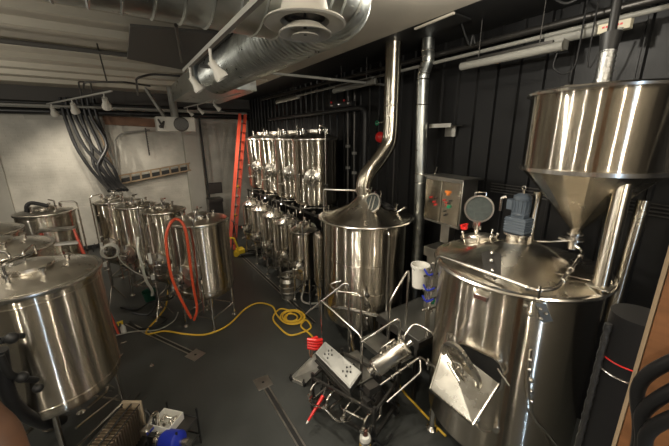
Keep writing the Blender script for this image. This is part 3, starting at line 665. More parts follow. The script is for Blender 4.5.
# sloping control box with two panels
c0, c1, c2, c3 = V((1.837, 3.269, 0.811)), V((2.048, 3.342, 0.874)), V((2.189, 2.666, 0.753)), V((1.966, 2.626, 0.634))
bx = thing('control_box', 'long sloping steel control box with two square switch panels', 'control box', (2.0, 3.0, .6))
nz = (c1-c0).cross(c2-c1).normalized(); nz = nz if nz.z > 0 else -nz
m = MB(); top = [c0, c1, c2, c3]; lo = [p-nz*.13 for p in top]; m.v = [p.copy() for p in top+lo]; m.f = [(0, 1, 2, 3), (4, 5, 6, 7)]+[(i, (i+1) % 4, 4+(i+1) % 4, 4+i) for i in range(4)]
m.build('housing', SHEET, bx, bev=.006)
def tp(u, v): return (c0*(1-u)+c3*u)*(1-v)+(c1*(1-u)+c2*u)*v
for a, b in ((.03, .46), (.54, .97)):
    pl = MB().plate([tp(a, .08)+nz*.004, tp(a, .92)+nz*.004, tp(b, .92)+nz*.004, tp(b, .08)+nz*.004], .008).build('switch_panel', SHEET, bx)
    for (u_, v_) in ((.3, .35), (.5, .5), (.35, .65), (.6, .3), (.7, .6), (.5, .8)):
        p = tp(a+(b-a)*(.15+u_*.75), v_)+nz*.008; MB().cyl(p, p+nz*.018, .010, n=12).build('rotary_knob', BLACK, pl)
m = MB().beam(tp(.5, .5)-nz*.13, V((tp(.5, .5).x+.05, tp(.5, .5).y, .5)), .04); m.build('bracket', DARKMET, bx)
m = MB().beam(lo[0]+V((0, 0, -.02)), lo[3]+V((0, 0, -.02)), .05, .02).beam(lo[0]+V((.05, .02, -.16)), lo[3]+V((.05, .02, -.16)), .05, .02); m.build('cable_tray', DARKMET, bx)
# low folded step tray on castors
tr = thing('drip_tray', 'folded stainless tray on small black castors beside the red gloves', 'tray', (1.85, 3.75, 0))
a, b, c_, d_ = V((1.709, 3.837, 0.025)), V((2.115, 3.454, 0.711)), V((1.994, 3.352, 0.467)), V((1.822, 3.617, 0.019))
MB().plate([a, b, c_, d_], .008).beam(a, b, .014, .04).beam(a, d_, .014, .06).beam(b, c_, .014, .04).build('sheet', TRAY, tr)
for p in (a, d_, c_):
    cs = MB().cyl((p.x, p.y, .09), (p.x, p.y, max(.12, p.z)), .012, n=8).build('castor', DARKMET, tr); MB().cyl((p.x-.015, p.y, .04), (p.x+.015, p.y, .04), .04, n=18).build('wheel', BLACK, cs)
# horizontal steel cylinder
a, b = V((2.286, 2.544, 0.839)), V((2.658, 2.353, 1.155)); d_ = (b-a).normalized()
hx = thing('heat_exchanger', 'horizontal polished steel cylinder with fittings on top, between the rails', 'cylinder', ((a.x+b.x)/2, (a.y+b.y)/2, a.z-.2))
L_ = (b-a).length; rr = .115
MB().lathe([(0, 0), (.06, 0), (rr-.01, .01), (rr, .03), (rr, L_-.03), (rr-.01, L_-.01), (.05, L_), (0, L_)], a, d_, 48).build('shell', STEEL_LID, hx)
m = MB().cyl(a-d_*.07, a, .05, n=24).ring(a-d_*.06, .055, .012, d_, 24).ring(a+d_*.04, rr+.002, .007, d_, 40).ring(b-d_*.04, rr+.002, .007, d_, 40)
m.cyl(b, b+d_*.08, .035, n=20)
for q in (.15, .3, .45, .6): p = a+d_*L_*q*1.4+V((0, 0, rr-.02)); m.cyl(p, p+V((0, 0, .07)), .02, n=12); m.cyl(p+V((0, 0, .06)), p+V((0, 0, .08)), .034, n=14)
m.tube(fil([a+d_*L_*.2+V((0, 0, rr+.05)), a+d_*L_*.2+V((0, 0, rr+.12)), a+d_*L_*.6+V((0, 0, rr+.12)), a+d_*L_*.6+V((0, 0, rr+.04))], .03), .014, n=8)
m.build('fitting', TUBE, hx)
m = MB()
for q in (.2, .8): p = a+d_*L_*q; m.beam(p-V((0, 0, rr-.01)), (p.x, p.y, .5), .03)
m.build('stand', DARKMET, hx)
p0, p1 = V((2.299, 2.437, 0.666)), V((2.806, 2.255, 0.975))
m = MB().tube(fil([p0, p1, V((2.749, 2.084, 1.040)), V((2.604, 1.860, 1.177))], .04), .017, n=10).tube(fil([V((2.191, 2.193, 0.663)), V((2.665, 2.111, 0.916)), V((2.730, 2.191, 1.007))], .04), .014, n=8)
for q in (.3, .5, .7): p = p0*(1-q)+p1*q; m.ball(p, .03)
p = V((2.750, 2.083, 1.012)); m.ball(p, .03).cyl(p-V((0, 0, .08)), p+V((0, 0, .07)), .012)
single('transfer_pipe', m, TUBE, 'thin steel pipes with white valve running from the cylinder to the mash tun', 'pipe')
# spray bottle with yellow label hanging at the skid
p = (1.880, 2.208, 0.174)
bt = thing('cleaner_bottle', 'white cylindrical bottle with yellow label at the bottom edge of the skid', 'bottle', (p[0], p[1], p[2]-.05))
z = p[2]-.05; q = (p[0], p[1], 0)
MB().lathe([(0, z), (.062, z), (.065, z+.01), (.065, z+.20), (.055, z+.225), (.03, z+.235), (0, z+.235)], q, n=32).build('body', PLASTW, bt)
MB().lathe([(.066, z+.03), (.0665, z+.13)], q, n=32).build('label_wrap', YEL, bt)
MB().lathe([(.03, z+.23), (.03, z+.25), (.022, z+.30), (.0, z+.305)], q, n=24).build('cap', mat('brown_cap', (.10, .04, .03), .4), bt)
MB().ring((q[0], q[1], z+.17), .075, .008, n=28).cyl((q[0]+.07, q[1], .12), (q[0]+.07, q[1], z+.3), .012).build('holder', DARKMET, bt)
# red glove and red tool
p = V((1.926, 3.449, 0.827))
gl = MB()
for q in range(4): gl.tube(cr([p+V((-.09, .03, .08-.045*q)), p+V((0, -.05, .07-.045*q)), p+V((.10, -.05, .04-.045*q))], 5), .026, n=10)
gl.box(p+V((0, .02, .0)), (.14, .05, .14)); single('rubber_glove', gl, RED, 'red ribbed rubber glove hung on the handrail near the control box', 'glove')
single('cord', MB().tube(cr([p+V((-.05, .02, .02)), p+V((-.08, .0, -.12)), p+V((-.05, .0, -.22)), p+V((-.02, .02, -.10))], 6), .010), WOODD, 'short brown cord loop hanging below the red glove', 'cord')
a, b = V((1.768, 2.962, 0.365)), V((1.468, 2.843, 0.238))
rt = thing('spray_gun', 'red spray lance pointing at the floor beside the skid pipes', 'spray gun', (b.x, b.y, b.z))
MB().cyl(b, a, .014, .026, n=16).build('barrel', RED, rt)
MB().cyl(b+(b-a).normalized()*.035, b, .008, .012, n=10).build('nozzle', PLASTW, rt)
MB().tube(fil([a+V((0, 0, .0)), a+V((.03, -.01, -.10))], .01), .012).tube(cr([a, a+V((.06, .03, .06)), a+V((.10, .0, .02))], 5), .014).build('trigger', DARKMET, rt)
# ================================================================ floor items
def drain(name, a, b, label, box_end=None, boxlabel=None):
    a, b = V(a), V(b); a.z = b.z = 0; d = (b-a).normalized(); s = d.cross(V((0, 0, 1)))
    g = thing(name, label, 'drain', ((a.x+b.x)/2, (a.y+b.y)/2, 0))
    for e_ in (.038, -.038): MB().beam(a+s*e_+V((0, 0, .003)), b+s*e_+V((0, 0, .003)), .022, .006).build('edge_strip', MATTE, g)
    MB().beam(a+V((0, 0, .001)), b+V((0, 0, .001)), .055, .002).build('slot', BLACKPAINT, g)
    return d
def drain_box(c, d, label):
    c = V(c); c.z = .004; g = thing('drain_cover', label, 'drain cover', (c.x, c.y, 0)); d = V(d); s = d.cross(V((0, 0, 1)))
    R_ = Matrix((s, d, V((0, 0, 1)))).transposed()
    MB().box(c, (.24, .26, .008), R_).build('plate', MATTE, g, bev=.002)
    MB().cyl(c+V((0, 0, .003)), c+V((0, 0, .0055)), .022, n=16).build('lift_hole', BLACKPAINT, g)
d = drain('floor_drain', (1.325, 1.2, 0), (1.325, 3.92, 0), 'slot drain running from the middle floor cover down to the bottom edge')
drain_box((1.325, 4.04, 0), (0, 1, 0), 'square steel drain cover in the middle of the floor')
d = drain('floor_drain', (.52, 5.45, 0), (-.40, 7.20, 0), 'slot drain running under the yellow hose toward the left tanks')
drain_box((.575, 5.34, 0), d, 'square steel drain cover below the yellow hose near the tank with the orange hose')
drain('floor_drain', (2.81, 5.0, 0), (2.81, 9.9, 0), 'long slot drain running past the keg to the pallet jack')
# keg
kp = (2.86, 6.32)
kg = thing('keg', 'steel beer keg standing on the floor beside the drain', 'keg', (kp[0], kp[1], 0)); q = (kp[0], kp[1], 0)
MB().lathe([(0, .05), (.14, .05), (.145, .02), (.15, 0), (.158, .0), (.16, .08), (.155, .10), (.17, .13), (.18, .16), (.188, .17), (.18, .18), (.178, .28), (.188, .29), (.188, .30), (.178, .31), (.178, .42), (.188, .43), (.178, .45), (.165, .49), (.155, .505), (.165, .53), (.165, .59), (.16, .6), (.152, .59), (.15, .51), (.08, .53), (0, .54)], q, n=48).build('barrel', MATTE, kg)
MB().cyl((kp[0], kp[1], .53), (kp[0], kp[1], .57), .035, n=20).ring((kp[0], kp[1], .57), .03, .008, n=20).build('tap_valve', TUBE, kg)
for a in (0.4, 0.4+PI): MB().box((kp[0]+.158*math.cos(a), kp[1]+.158*math.sin(a), .555), (.03, .10, .03), Matrix.Rotation(a, 3, 'Z')).build('hand_slot', BLACKPAINT, kg)
bp_ = (3.16, 6.50); bb_ = thing('white_bucket', 'narrow white plastic bucket on the floor right behind the keg', 'bucket', (bp_[0], bp_[1], 0))
MB().lathe([(0, .0), (.11, .0), (.135, .48), (.142, .48), (.142, .52), (.125, .52), (.10, .03), (0, .03)], (bp_[0], bp_[1], 0), n=36).build('tub', PLASTW, bb_)
MB().tube([(bp_[0]+.14*math.cos(q*PI/10), bp_[1]-.14*math.sin(q*PI/10)*.3-.1, .47-.12*math.sin(q*PI/10)) for q in range(11)], .004).build('handle', TUBE, bb_)
# small hoses and gear on the floor near the keg
m = MB().tube(cr([(3.25, 6.1, .55), (3.1, 5.95, .35), (2.98, 5.85, .1), (3.1, 5.7, .03), (3.3, 5.6, .04)], 8), .022, n=10)
single('white_hose', m, CLEARH, 'milky hose drooping to the floor between keg and kettle', 'hose')
m = MB().tube(cr([(3.3, 5.9, .5), (3.12, 5.7, .3), (3.05, 5.55, .05), (3.2, 5.4, .03)], 8), .018, n=10)
single('black_hose', m, BLACK, 'short black hose lying on the floor behind the kettle legs', 'hose')
# hoses draped over the lower tanks
m = MB().tube(cr([(3.26, 6.1, .45), (3.27, 6.12, 1.2), (3.31, 6.10, 1.66), (3.38, 6.14, 1.8), (3.48, 6.0, 1.7), (3.42, 5.92, 1.2), (3.35, 5.9, .5)], 8), .022, n=10)
single('white_hose', m, CLEARH, 'milky hose looped over the lower tank beside the level column', 'hose')
m = MB().tube(cr([(3.12, 8.75, .5), (3.11, 8.7, 1.0), (3.2, 8.55, 1.5), (3.16, 8.4, 1.1), (3.12, 8.45, .5), (3.05, 8.6, .2)], 8), .022, n=10)
single('white_hose', m, CLEARH, 'milky hose hanging on the third lower stacked tank', 'hose')
# pallet jack
pj = thing('pallet_jack', 'yellow pallet jack parked at the foot of the tall ladder', 'pallet jack', (2.85, 9.75, 0))
fwd = V((.93, -.25, 0)).normalized(); sd = V((.25, .93, 0)); b0 = V((2.78, 9.75, 0))
MB().beam(b0+V((0, 0, .12)), b0+V((-.15, .02, .62)), .16, .05).beam(b0+V((-.15, .02, .62)), b0+V((-.3, .04, .64)), .1, .04).box(b0+V((.02, 0, .16)), (.22, .30, .16)).build('body', YELP, pj, bev=.01)
for k_ in (-.18, .18):
    MB().beam(b0+sd*k_+V((0, 0, .08)), b0+sd*k_+fwd*1.0+V((0, 0, .08)), .13, .05).build('fork', BLACKPAINT, pj, bev=.01)
    c_ = b0+sd*(k_*.5)-fwd*.12+V((0, 0, .08)); w1 = MB().cyl(c_-sd*.03, c_+sd*.03, .08, n=24).build('wheel', YELP, pj)
MB().cyl(b0+V((-.05, 0, .2)), b0+V((-.12, 0, 1.15)), .018).tube(fil([b0+V((-.12, -.16, 1.2)), b0+V((-.12, -.16, 1.15)), b0+V((-.12, .16, 1.15)), b0+V((-.12, .16, 1.2))], .05), .015).build('tow_handle', DARKMET, pj)
# tall orange extension ladder leaning at the rack
ld = thing('extension_ladder', 'tall orange-red fibreglass ladder leaning upright by the upper stacked tanks', 'ladder', (2.66, 10.1, 0))
fA, fB = V((2.52, 10.12, 0)), V((2.78, 10.40, 0)); tA, tB = V((3.56, 11.0, 4.50)), V((3.83, 11.27, 4.50))
for off, col_ in ((V((0, 0, 0)), 0), (V((-.02, -.10, .0)), 1)):
    for a, b in ((fA, tA), (fB, tB)):
        p, q = a+off, b+off
        if col_: q = p+(q-p)*.97; p = p+(q-p)*.05
        MB().beam(p, q, .10, .035, up=(.3, .95, 0)).build('side_rail', REDP, ld)
    for k_ in range(14):
        tt = .06+k_*.067; p = fA+(tA-fA)*tt+off; q = fB+(tB-fB)*tt+off; MB().cyl(p, q, .017, n=8).build('rung', MATTE, ld)
for tt, m_ in ((.40, PLASTW), (.47, YELP), (.26, YELP), (.33, PLASTW)):
    p = fB+(tB-fB)*tt+V((-.09, -.11, 0)); MB().box(p, (.05, .02, .11), Matrix.Rotation(-.6, 3, 'Z')).build('sticker', m_, ld)
# red step ladder between the two left rows
sl = thing('step_ladder', 'red step ladder with grey treads standing between the two left tank rows', 'ladder', (-.95, 7.6, 0))
f1, f2 = V((-.55, 6.85, 0)), V((-1.05, 6.98, 0)); t1, t2 = V((-.93, 7.45, 2.08)), V((-1.42, 7.58, 2.08))
for a, b in ((f1, t1), (f2, t2), (V((-.82, 8.15, 0)), t1), (V((-1.25, 8.25, 0)), t2)): MB().beam(a, b, .03, .08, up=(0, 1, 0)).build('side_rail', REDP, sl)
for k_ in range(7):
    tt = .1+k_*.13; p = f1+(t1-f1)*tt; q = f2+(t2-f2)*tt; MB().beam(p, q, .14, .03).build('tread', PLASTW, sl)
MB().box((-1.17, 7.5, 2.10), (.52, .18, .04), Matrix.Rotation(-.25, 3, 'Z')).build('top_cap', MATTE, sl)
# yellow hose on the floor
def hz(p): return (p[0], p[1], .018)
m = MB().tube(cr([hz(p) for p in ((0.494, 8.338, 0.020), (0.359, 7.538, 0.020), (0.197, 7.138, 0.020), (-0.104, 6.557, 0.020), (0.215, 6.419, 0.020), (0.527, 6.085, 0.020), (0.883, 5.840, 0.020), (1.310, 5.917, 0.020), (1.801, 6.332, 0.020), (2.137, 6.421, 0.020), (2.351, 6.110, 0.020), (2.291, 5.697, 0.020), (2.318, 5.355, 0.020), (2.524, 5.169, 0.020), (2.752, 5.332, 0.020), (2.740, 5.634, 0.020), (2.469, 5.574, 0.020), (2.386, 5.353, 0.020), (2.575, 5.223, 0.020), (2.773, 5.462, 0.020), (2.630, 5.659, 0.020), (2.447, 5.887, 0.020), (2.173, 5.636, 0.020), (2.144, 5.217, 0.020), (2.207, 4.893, 0.020), (2.461, 4.836, 0.020), (2.674, 4.894, 0.020), (2.713, 5.173, 0.020), (2.525, 5.039, 0.020), (2.542, 4.702, 0.020), (2.512, 4.422, 0.020))], 9), .017, n=10)
yc = (2.488, 5.420, 0.020)
for k_ in range(3): m.tube([(yc[0]+(.13+.06*k_)*math.cos(a)+.02*k_, yc[1]+(.15+.07*k_)*math.sin(a), .035+.02*(k_ % 2)) for a in [2*PI*j/32 for j in range(33)]], .016, n=8)
single('yellow_hose', m, YEL, 'long yellow hose coiled on the floor in the middle of the room', 'hose')
m = MB().tube(cr([hz(p) for p in ((3.065, 2.892, 0.020), (2.992, 2.650, 0.020), (2.961, 2.406, 0.020), (2.928, 2.111, 0.020), (2.908, 1.840, 0.020))], 8), .016, n=10)
single('yellow_hose', m, YEL, 'short run of yellow hose going under the mash tun', 'hose')
# orange hose looped over the nearest fermenter of the second row
OH = [(0.642, 5.815, 0.472), (0.513, 5.807, 0.949), (0.434, 5.804, 1.344), (0.421, 5.805, 1.722), (0.438, 5.804, 2.080), (0.531, 5.826, 2.306), (0.637, 5.866, 2.370), (0.727, 5.805, 2.280), (0.755, 5.771, 2.030), (0.750, 5.771, 1.582), (0.751, 5.802, 1.121), (0.771, 5.849, 0.621), (0.699, 5.909, 0.360)]
single('orange_hose', MB().tube(cr(OH, 8), .024, n=14), ORANGE, 'thick orange hose looped over the rim of the nearest fermenter', 'hose')
OH = [(0.055, 7.300, 1.777), (0.015, 7.200, 1.534), (0.028, 7.100, 1.304), (0.057, 7.000, 0.939), (0.128, 6.949, 0.716), (0.109, 6.899, 0.608)]
single('clear_hose', MB().tube(cr(OH, 8), .026, n=10), CLEARH, 'milky hose dropping into the green bucket between the fermenters', 'hose')
m = MB(); hcn = V((-0.445, 6.986, 1.655))
for k_ in range(4): m.tube([hcn+V((.13*math.cos(a)+.01*k_, .02*k_, (.12+.008*k_)*math.sin(a))) for a in [2*PI*j/24 for j in range(25)]], .010)
m.tube(cr([hcn+V((.12, 0, -.05)), V((-0.278, 6.994, 1.411)), V((-0.101, 6.999, 1.155)), V((0.130, 6.899, 1.003))], 6), .010)
single('coiled_tube', m, CLEARH, 'small coil of pale tubing hung on the round door behind the red step ladder', 'hose')
gp = (0.093, 8.044, 0.000)
gb = thing('green_bucket', 'dark green bucket on the floor under the milky hose between the fermenters', 'bucket', gp)
MB().lathe([(0, 0), (.12, 0), (.16, .22), (.17, .22), (.17, .24), (.155, .24), (.115, .02), (0, .02)], gp, n=32).build('tub', mat('dark_green_plastic', (.01, .07, .04), .4), gb)
# pipe tree between the fermenters
for (u, fl, lb) in (((.22, 7.1), 2.05, 'upright pipe assembly with white valves before the second fermenter from the orange hose'), ((-.62, 8.5), 1.9, 'upright pipe assembly beside the tank nearest the hanging black hoses')):
    g = thing('pipe_stand', lb, 'pipe', (u[0], u[1], 0))
    m = MB().cyl((u[0], u[1], .35), (u[0], u[1], fl), .018).tube(fil([(u[0], u[1], fl), (u[0]+.1, u[1]+.15, fl), (u[0]+.2, u[1]+.3, fl-.05)], .05), .018)
    for z in (.8, 1.0, 1.3, 1.6): m.ring((u[0], u[1], z), .025, .012, n=14); m.cyl((u[0], u[1], z), (u[0]-.08, u[1]-.05, z), .012)
    for a in (0, 2.1, 4.2): m.cyl((u[0], u[1], .4), (u[0]+.22*math.cos(a), u[1]+.22*math.sin(a), .0), .012)
    m.build('pipe', TUBE, g); MB().box((u[0]-.03, u[1]-.03, 1.35), (.05, .05, .22)).box((u[0]-.04, u[1]-.04, .95), (.06, .06, .10)).build('valve_block', PLASTW, g)
m = MB()
for pts in ([(.05, 7.2, .02), (.3, 6.9, .02), (.1, 6.7, .02), (-.2, 6.8, .02), (-.35, 7.2, .02)], [(-.3, 7.6, .02), (0, 7.3, .02), (.2, 7.5, .25), (.1, 7.8, .4)], [(-.5, 8.0, .02), (-.2, 7.7, .02), (.1, 7.9, .02), (.4, 7.2, .3), (.5, 6.9, .5)]): m.tube(cr(pts, 8), .022, n=10)
single('black_hose', m, BLACK, 'tangle of black hoses on the floor below the second row of fermenters', 'hose')
m = MB().tube(cr([(-.6, 6.8, .02), (-.3, 6.75, .02), (.1, 6.55, .02), (.4, 6.7, .02), (.5, 6.5, .3)], 8), .012)
single('thin_hose', m, CLEARH, 'thin pale tube lying in front of the second row of fermenters', 'hose')
# small squirt bottle on the floor
sp_ = (-0.466, 6.841, 0.000)
g = thing('squirt_bottle', 'small white squirt bottle with yellow trigger on the floor by the left tank', 'bottle', sp_)
MB().lathe([(0, 0), (.045, 0), (.048, .02), (.048, .13), (.02, .17), (.018, .2), (0, .2)], sp_, n=24).build('body', PLASTW, g)
MB().cyl(move(sp_, z=.2), move(sp_, z=.25), .018).box(move(sp_, x=-.03, z=.255), (.10, .03, .03)).box(move(sp_, x=-.06, z=.22), (.015, .02, .06)).build('trigger', YELP, g)
m = MB(); p = (-0.503, 6.451, 0.000); m.ball(move(p, z=.02), .02).cyl(move(p, z=.02), move(p, x=.08, z=.02), .008); p = (-0.523, 6.027, 0.000); m.ball(move(p, z=.02), .018).cyl(move(p, z=.02), move(p, x=.03, y=.05, z=.02), .008)
single('hose_fitting', m, TUBE, 'tiny steel fittings on the floor below the squirt bottle', 'fitting')
p = (-0.090, 5.457, 0.000); single('floor_bolt', MB().lathe([(0, 0), (.03, 0), (.03, .012), (.012, .02), (.012, .04), (0, .045)], p, n=16), TUBE, 'small steel floor stud alone on the dark floor', 'bolt')
p = (-1.299, 4.843, 0.000); single('steel_scoop', MB().lathe([(0, .01), (.05, .01), (.09, .05), (.085, .05), (.045, .016), (0, .016)], p, n=28).beam(move(p, x=.08, z=.05), move(p, x=.2, y=.08, z=.06), .02, .008), TUBE, 'small steel dish lying on the floor under the nearest left tank', 'scoop')
m = MB().tube(cr([(-1.124, 3.578, 1.938), (-1.172, 3.615, 1.491), (-1.162, 3.723, 1.166), (-1.099, 3.950, 0.775), (-1.044, 4.274, 0.503)], 8), .055, n=14)
single('thick_hose', m, BLACK, 'thick black hose curving under the nearest left tank', 'hose')
m = MB().tube(fil([(-1.094, 3.535, 2.042), (-1.042, 3.571, 2.029), (-0.993, 3.668, 1.974)], .03), .03, n=12).ball((-1.020, 3.536, 2.041), .05).tube(cr([(-1.118, 3.527, 1.917), (-1.112, 3.550, 1.724), (-1.080, 3.643, 1.577), (-1.016, 3.765, 1.432)], 6), .03, n=12).ball((-1.053, 3.599, 1.606), .05).ball((-1.006, 3.716, 1.370), .045)
single('tank_valve', m, BLACKPAINT, 'black valve and elbow on the front side of the nearest left tank', 'valve')
m = MB().tube(fil([(-0.730, 3.933, 0.786), (-0.576, 4.160, 0.744), (-0.558, 4.264, 0.744), (-0.617, 4.255, 0.811)], .03), .018, n=10).tube([(-0.843, 3.808, 0.690), (-0.518, 4.470, 0.406)], .012).cyl((-0.590, 4.239, 0.794), (-0.533, 4.317, 0.645), .03)
single('steel_pipe', m, TUBE, 'bent steel pipe between the legs under the nearest left tank', 'pipe')

# plate heat exchanger and pump with blue motor, bottom left
a, b = V((-0.642, 3.441, 0.553)), V((-0.335, 3.886, 0.419)); ax = (b-a).normalized(); 
px_ = thing('plate_cooler', 'plate heat exchanger with a row of bronze coloured plates, bottom left', 'heat exchanger', (a.x, a.y, 0))
up_ = V((0, 0, 1)); sid = ax.cross(up_).normalized()
ax = V((ax.x, ax.y, 0)).normalized(); sid = V((ax.y, -ax.x, 0)); a = V((a.x, a.y, a.z)); 
Rp = Matrix((sid, ax, up_)).transposed(); L_ = .62
a = a-ax*.05
for k_ in range(15): MB().box(a+ax*(k_*.038)+V((0, 0, -.1)), (.22, .020, .38), Rp).build('plate', COPPER, px_)
MB().box(a+ax*.60+V((0, 0, -.07)), (.23, .035, .42), Rp).build('end_plate', TAN, px_, bev=.01)
m = MB()
for s_ in (-.1, .1): m.cyl(a-ax*.1+sid*s_+V((0, 0, .13)), a+ax*.72+sid*s_+V((0, 0, .10)), .007)
m.cyl(a-ax*.1+V((0, 0, .11)), a+ax*.75+V((0, 0, .11)), .011); m.build('tie_rod', DARKMET, px_)
MB().box((a+ax*.3)*1.0-V((0, 0, a.z-.08)), (.26, .7, .16), Rp).box(V((a.x, a.y, .22))+ax*.3, (.06, .6, .2), Rp).build('stand', DARKMET, px_)
ct = V((0.040, 3.550, 0.521))
cx = thing('service_cart', 'small black cart frame holding the white parts bin at the bottom edge', 'cart', (ct.x, ct.y, 0))
cd = Matrix.Rotation(.75, 3, 'Z')
def cl(x, y, z): return V((ct.x, ct.y, 0))+cd @ V((x, y, 0))+V((0, 0, z))
m = MB()
for x, y in ((-.17, -.2), (.17, -.2), (.17, .22), (-.17, .22)): m.cyl(cl(x, y, 0), cl(x, y, ct.z+.02), .013)
for z in (.15, ct.z-.12):
    q = [cl(-.17, -.2, z), cl(.17, -.2, z), cl(.17, .22, z), cl(-.17, .22, z)]
    for i in range(4): m.cyl(q[i], q[(i+1) % 4], .012)
m.build('frame', BLACKPAINT, cx)
MB().box(cl(0, .01, ct.z-.13), (.34, .42, .012), cd).build('shelf', DARKMET, cx)
bn = thing('parts_bin', 'open white plastic bin full of steel fittings on the small cart', 'bin', cl(0, .08, ct.z-.12))
m = MB(); zz = ct.z-.12
m.box(cl(0, .08, zz+.005), (.22, .24, .01), cd)
for x, y, sx, sy_ in ((-.115, .08, .01, .26), (.115, .08, .01, .26), (0, .21, .24, .01), (0, -.05, .24, .01)): m.box(cl(x, y, zz+.05), (sx, sy_, .10), cd)
m.ring(cl(0, .08, zz+.1), .001, .001); m.build('tub', PLASTW, bn, bev=.003)
random.seed(3)
for k_ in range(12):
    p = cl(random.uniform(-.08, .08), random.uniform(-.02, .18), zz+.03+.03*random.random()); dd = V((random.uniform(-1, 1), random.uniform(-1, 1), random.uniform(-.2, .5))).normalized()
    single('pipe_fitting', MB().cyl(p, p+dd*.05, .014, n=12).cyl(p, p+dd*.008, .022, n=14), TUBE, 'small steel fitting lying in the open white plastic bin', 'fitting', 'fittings in the white bin')
pm = V((-0.001, 3.350, 0.399)); g = thing('transfer_pump', 'pump with bright blue cover and steel clamps at the bottom edge', 'pump', (pm.x, pm.y, 0))
MB().lathe([(0, -.12), (.09, -.12), (.115, -.08), (.115, .10), (.08, .13), (0, .14)], pm, V((.6, -.7, .2)), 32).build('motor_cover', BLUE, g)
m = MB(); dd = V((.6, -.7, .2)).normalized(); m.cyl(pm+dd*-.22, pm+dd*-.12, .06).ring(pm+dd*-.16, .07, .014, dd, 24).cyl(pm+dd*.14, pm+dd*.25, .04)
q = V((-0.215, 3.493, 0.558)); m.box(q, (.10, .08, .05), cd).box(q+V((.03, -.04, .03)), (.06, .05, .03), cd).tube(fil([q, q+V((.06, .12, .05)), q+V((.12, .22, .0)), pm+dd*-.2], .04), .02)
m.build('pump_head', TUBE, g)
MB().box((pm.x, pm.y, pm.z*.5-.05), (.16, .16, pm.z-.1)).build('pedestal', BLACKPAINT, g)
m = MB().tube(cr([(-0.210, 3.744, 0.617), (-0.172, 3.696, 0.549), (-0.138, 3.597, 0.411), (-0.108, 3.498, 0.397)], 6), .02)
single('black_hose', m, BLACK, 'black hose joining the bronze plate exchanger and the blue pump', 'hose')

# ================================================================ near timber, coiled cable and insulated pipe
g = thing('timber_post', 'orange-brown timber board at the right edge with black coils over it', 'post', (1.3, .05, 2.2))
a, b = V((1.285, .185, 2.2)), V((1.285, .185, 4.2))
m = MB(); n_ = V((-1, -.14, 0)).normalized(); s_ = V((.14, -1, 0)).normalized()
lo_ = V((1.285, .165, 0)); m.plate([lo_, lo_+s_*.28, lo_+s_*.28+V((0, 0, 5.15)), lo_+V((0, 0, 5.15))], .02); m.build('board', WOODO, g, bev=.003)
MB().beam(lo_+V((.0, .006, 0)), lo_+V((.0, .006, 5.15)), .024, .010).build('pale_edge', WOODL, g)
m = MB()
for k_, (p0, p1, p2) in enumerate((((1.119, 0.041, 3.207), (1.142, 0.136, 3.017), (1.145, 0.105, 2.811)), ((1.100, 0.027, 3.149), (1.125, 0.111, 2.950), (1.126, 0.094, 2.801)), ((1.080, 0.010, 3.079), (1.106, 0.089, 2.910), (1.117, 0.081, 2.765)), ((1.153, 0.126, 3.279), (1.191, 0.150, 3.161), (1.183, 0.132, 2.935)))):
    if k_ < 3: m.tube(cr([p0, p1, p2, move(p2, z=-.4)], 10), .017, n=12)
single('cable_coil', m, BLACK, 'thick black cable coils hanging over the timber board at the right', 'cable')
g = thing('insulated_pipe', 'fat black wrapped pipe with foil and red tape right of the mash tun', 'pipe', (1.98, .3, 1.0))
p0, p1 = (1.975, 0.316, 2.934), (1.977, 0.304, 2.041)
MB().tube([(p0[0], p0[1]-.02, 2.86), (p1[0], p1[1], .8), (p1[0], p1[1], 0)], .115, n=28).build('sleeve', BLACK, g)
for z in (2.55, 2.0): MB().ring((p0[0]-.0, p0[1]-.02, z), .117, .006, n=28).build('strap', TUBE, g)
m = MB().tube([(p0[0]-.09, p0[1]+.07, 2.80-.03*q) for q in range(40)], .016, n=8, wob=lambda i: 1+.15*math.sin(i*2.4)); m.build('foil_wrap', FOILD, g)
MB().ring((p0[0], p0[1]-.02, 2.62), .116, .004, n=24).build('tape', RED, g)
# timber handrail in the lower left corner
p0, p1 = V((-0.350, 0.883, 3.135)), V((-0.312, 0.844, 2.995))
m = MB().tube(cr([p0+(p0-p1)*1.2, p0, (p0+p1)/2+V((.006, .006, .004)), p1, p1+(p1-p0)*1.0], 6), .045, n=20)
single('timber_rail', m, WOODR, 'rounded orange-brown timber rail cutting the lower left corner', 'rail')

# ================================================================ back wall things
m = MB(); g = thing('hose_bundle', 'bundle of black insulated hoses hanging down the white brick wall', 'hoses', (-.9, 12.3, 2.2))
random.seed(5)
for k_ in range(7):
    x0 = -1.2+.13*k_; x1 = -.5+.07*((k_*3) % 7); yy = 12.6-.05*(k_ % 3)
    MB().tube(cr([(x0, yy, 4.9), (x0+.02, yy, 4.35), (x0+.12+.07*(k_ % 3), yy-.08*(k_ % 2), 3.55), (x1-.34+.08*(k_ % 3), yy-.3, 2.9), (x1-.05, yy-1.0, 2.45), (x1+.1, yy-1.8, 2.3)], 8), .048, n=10).build('hose', BLACK, g)
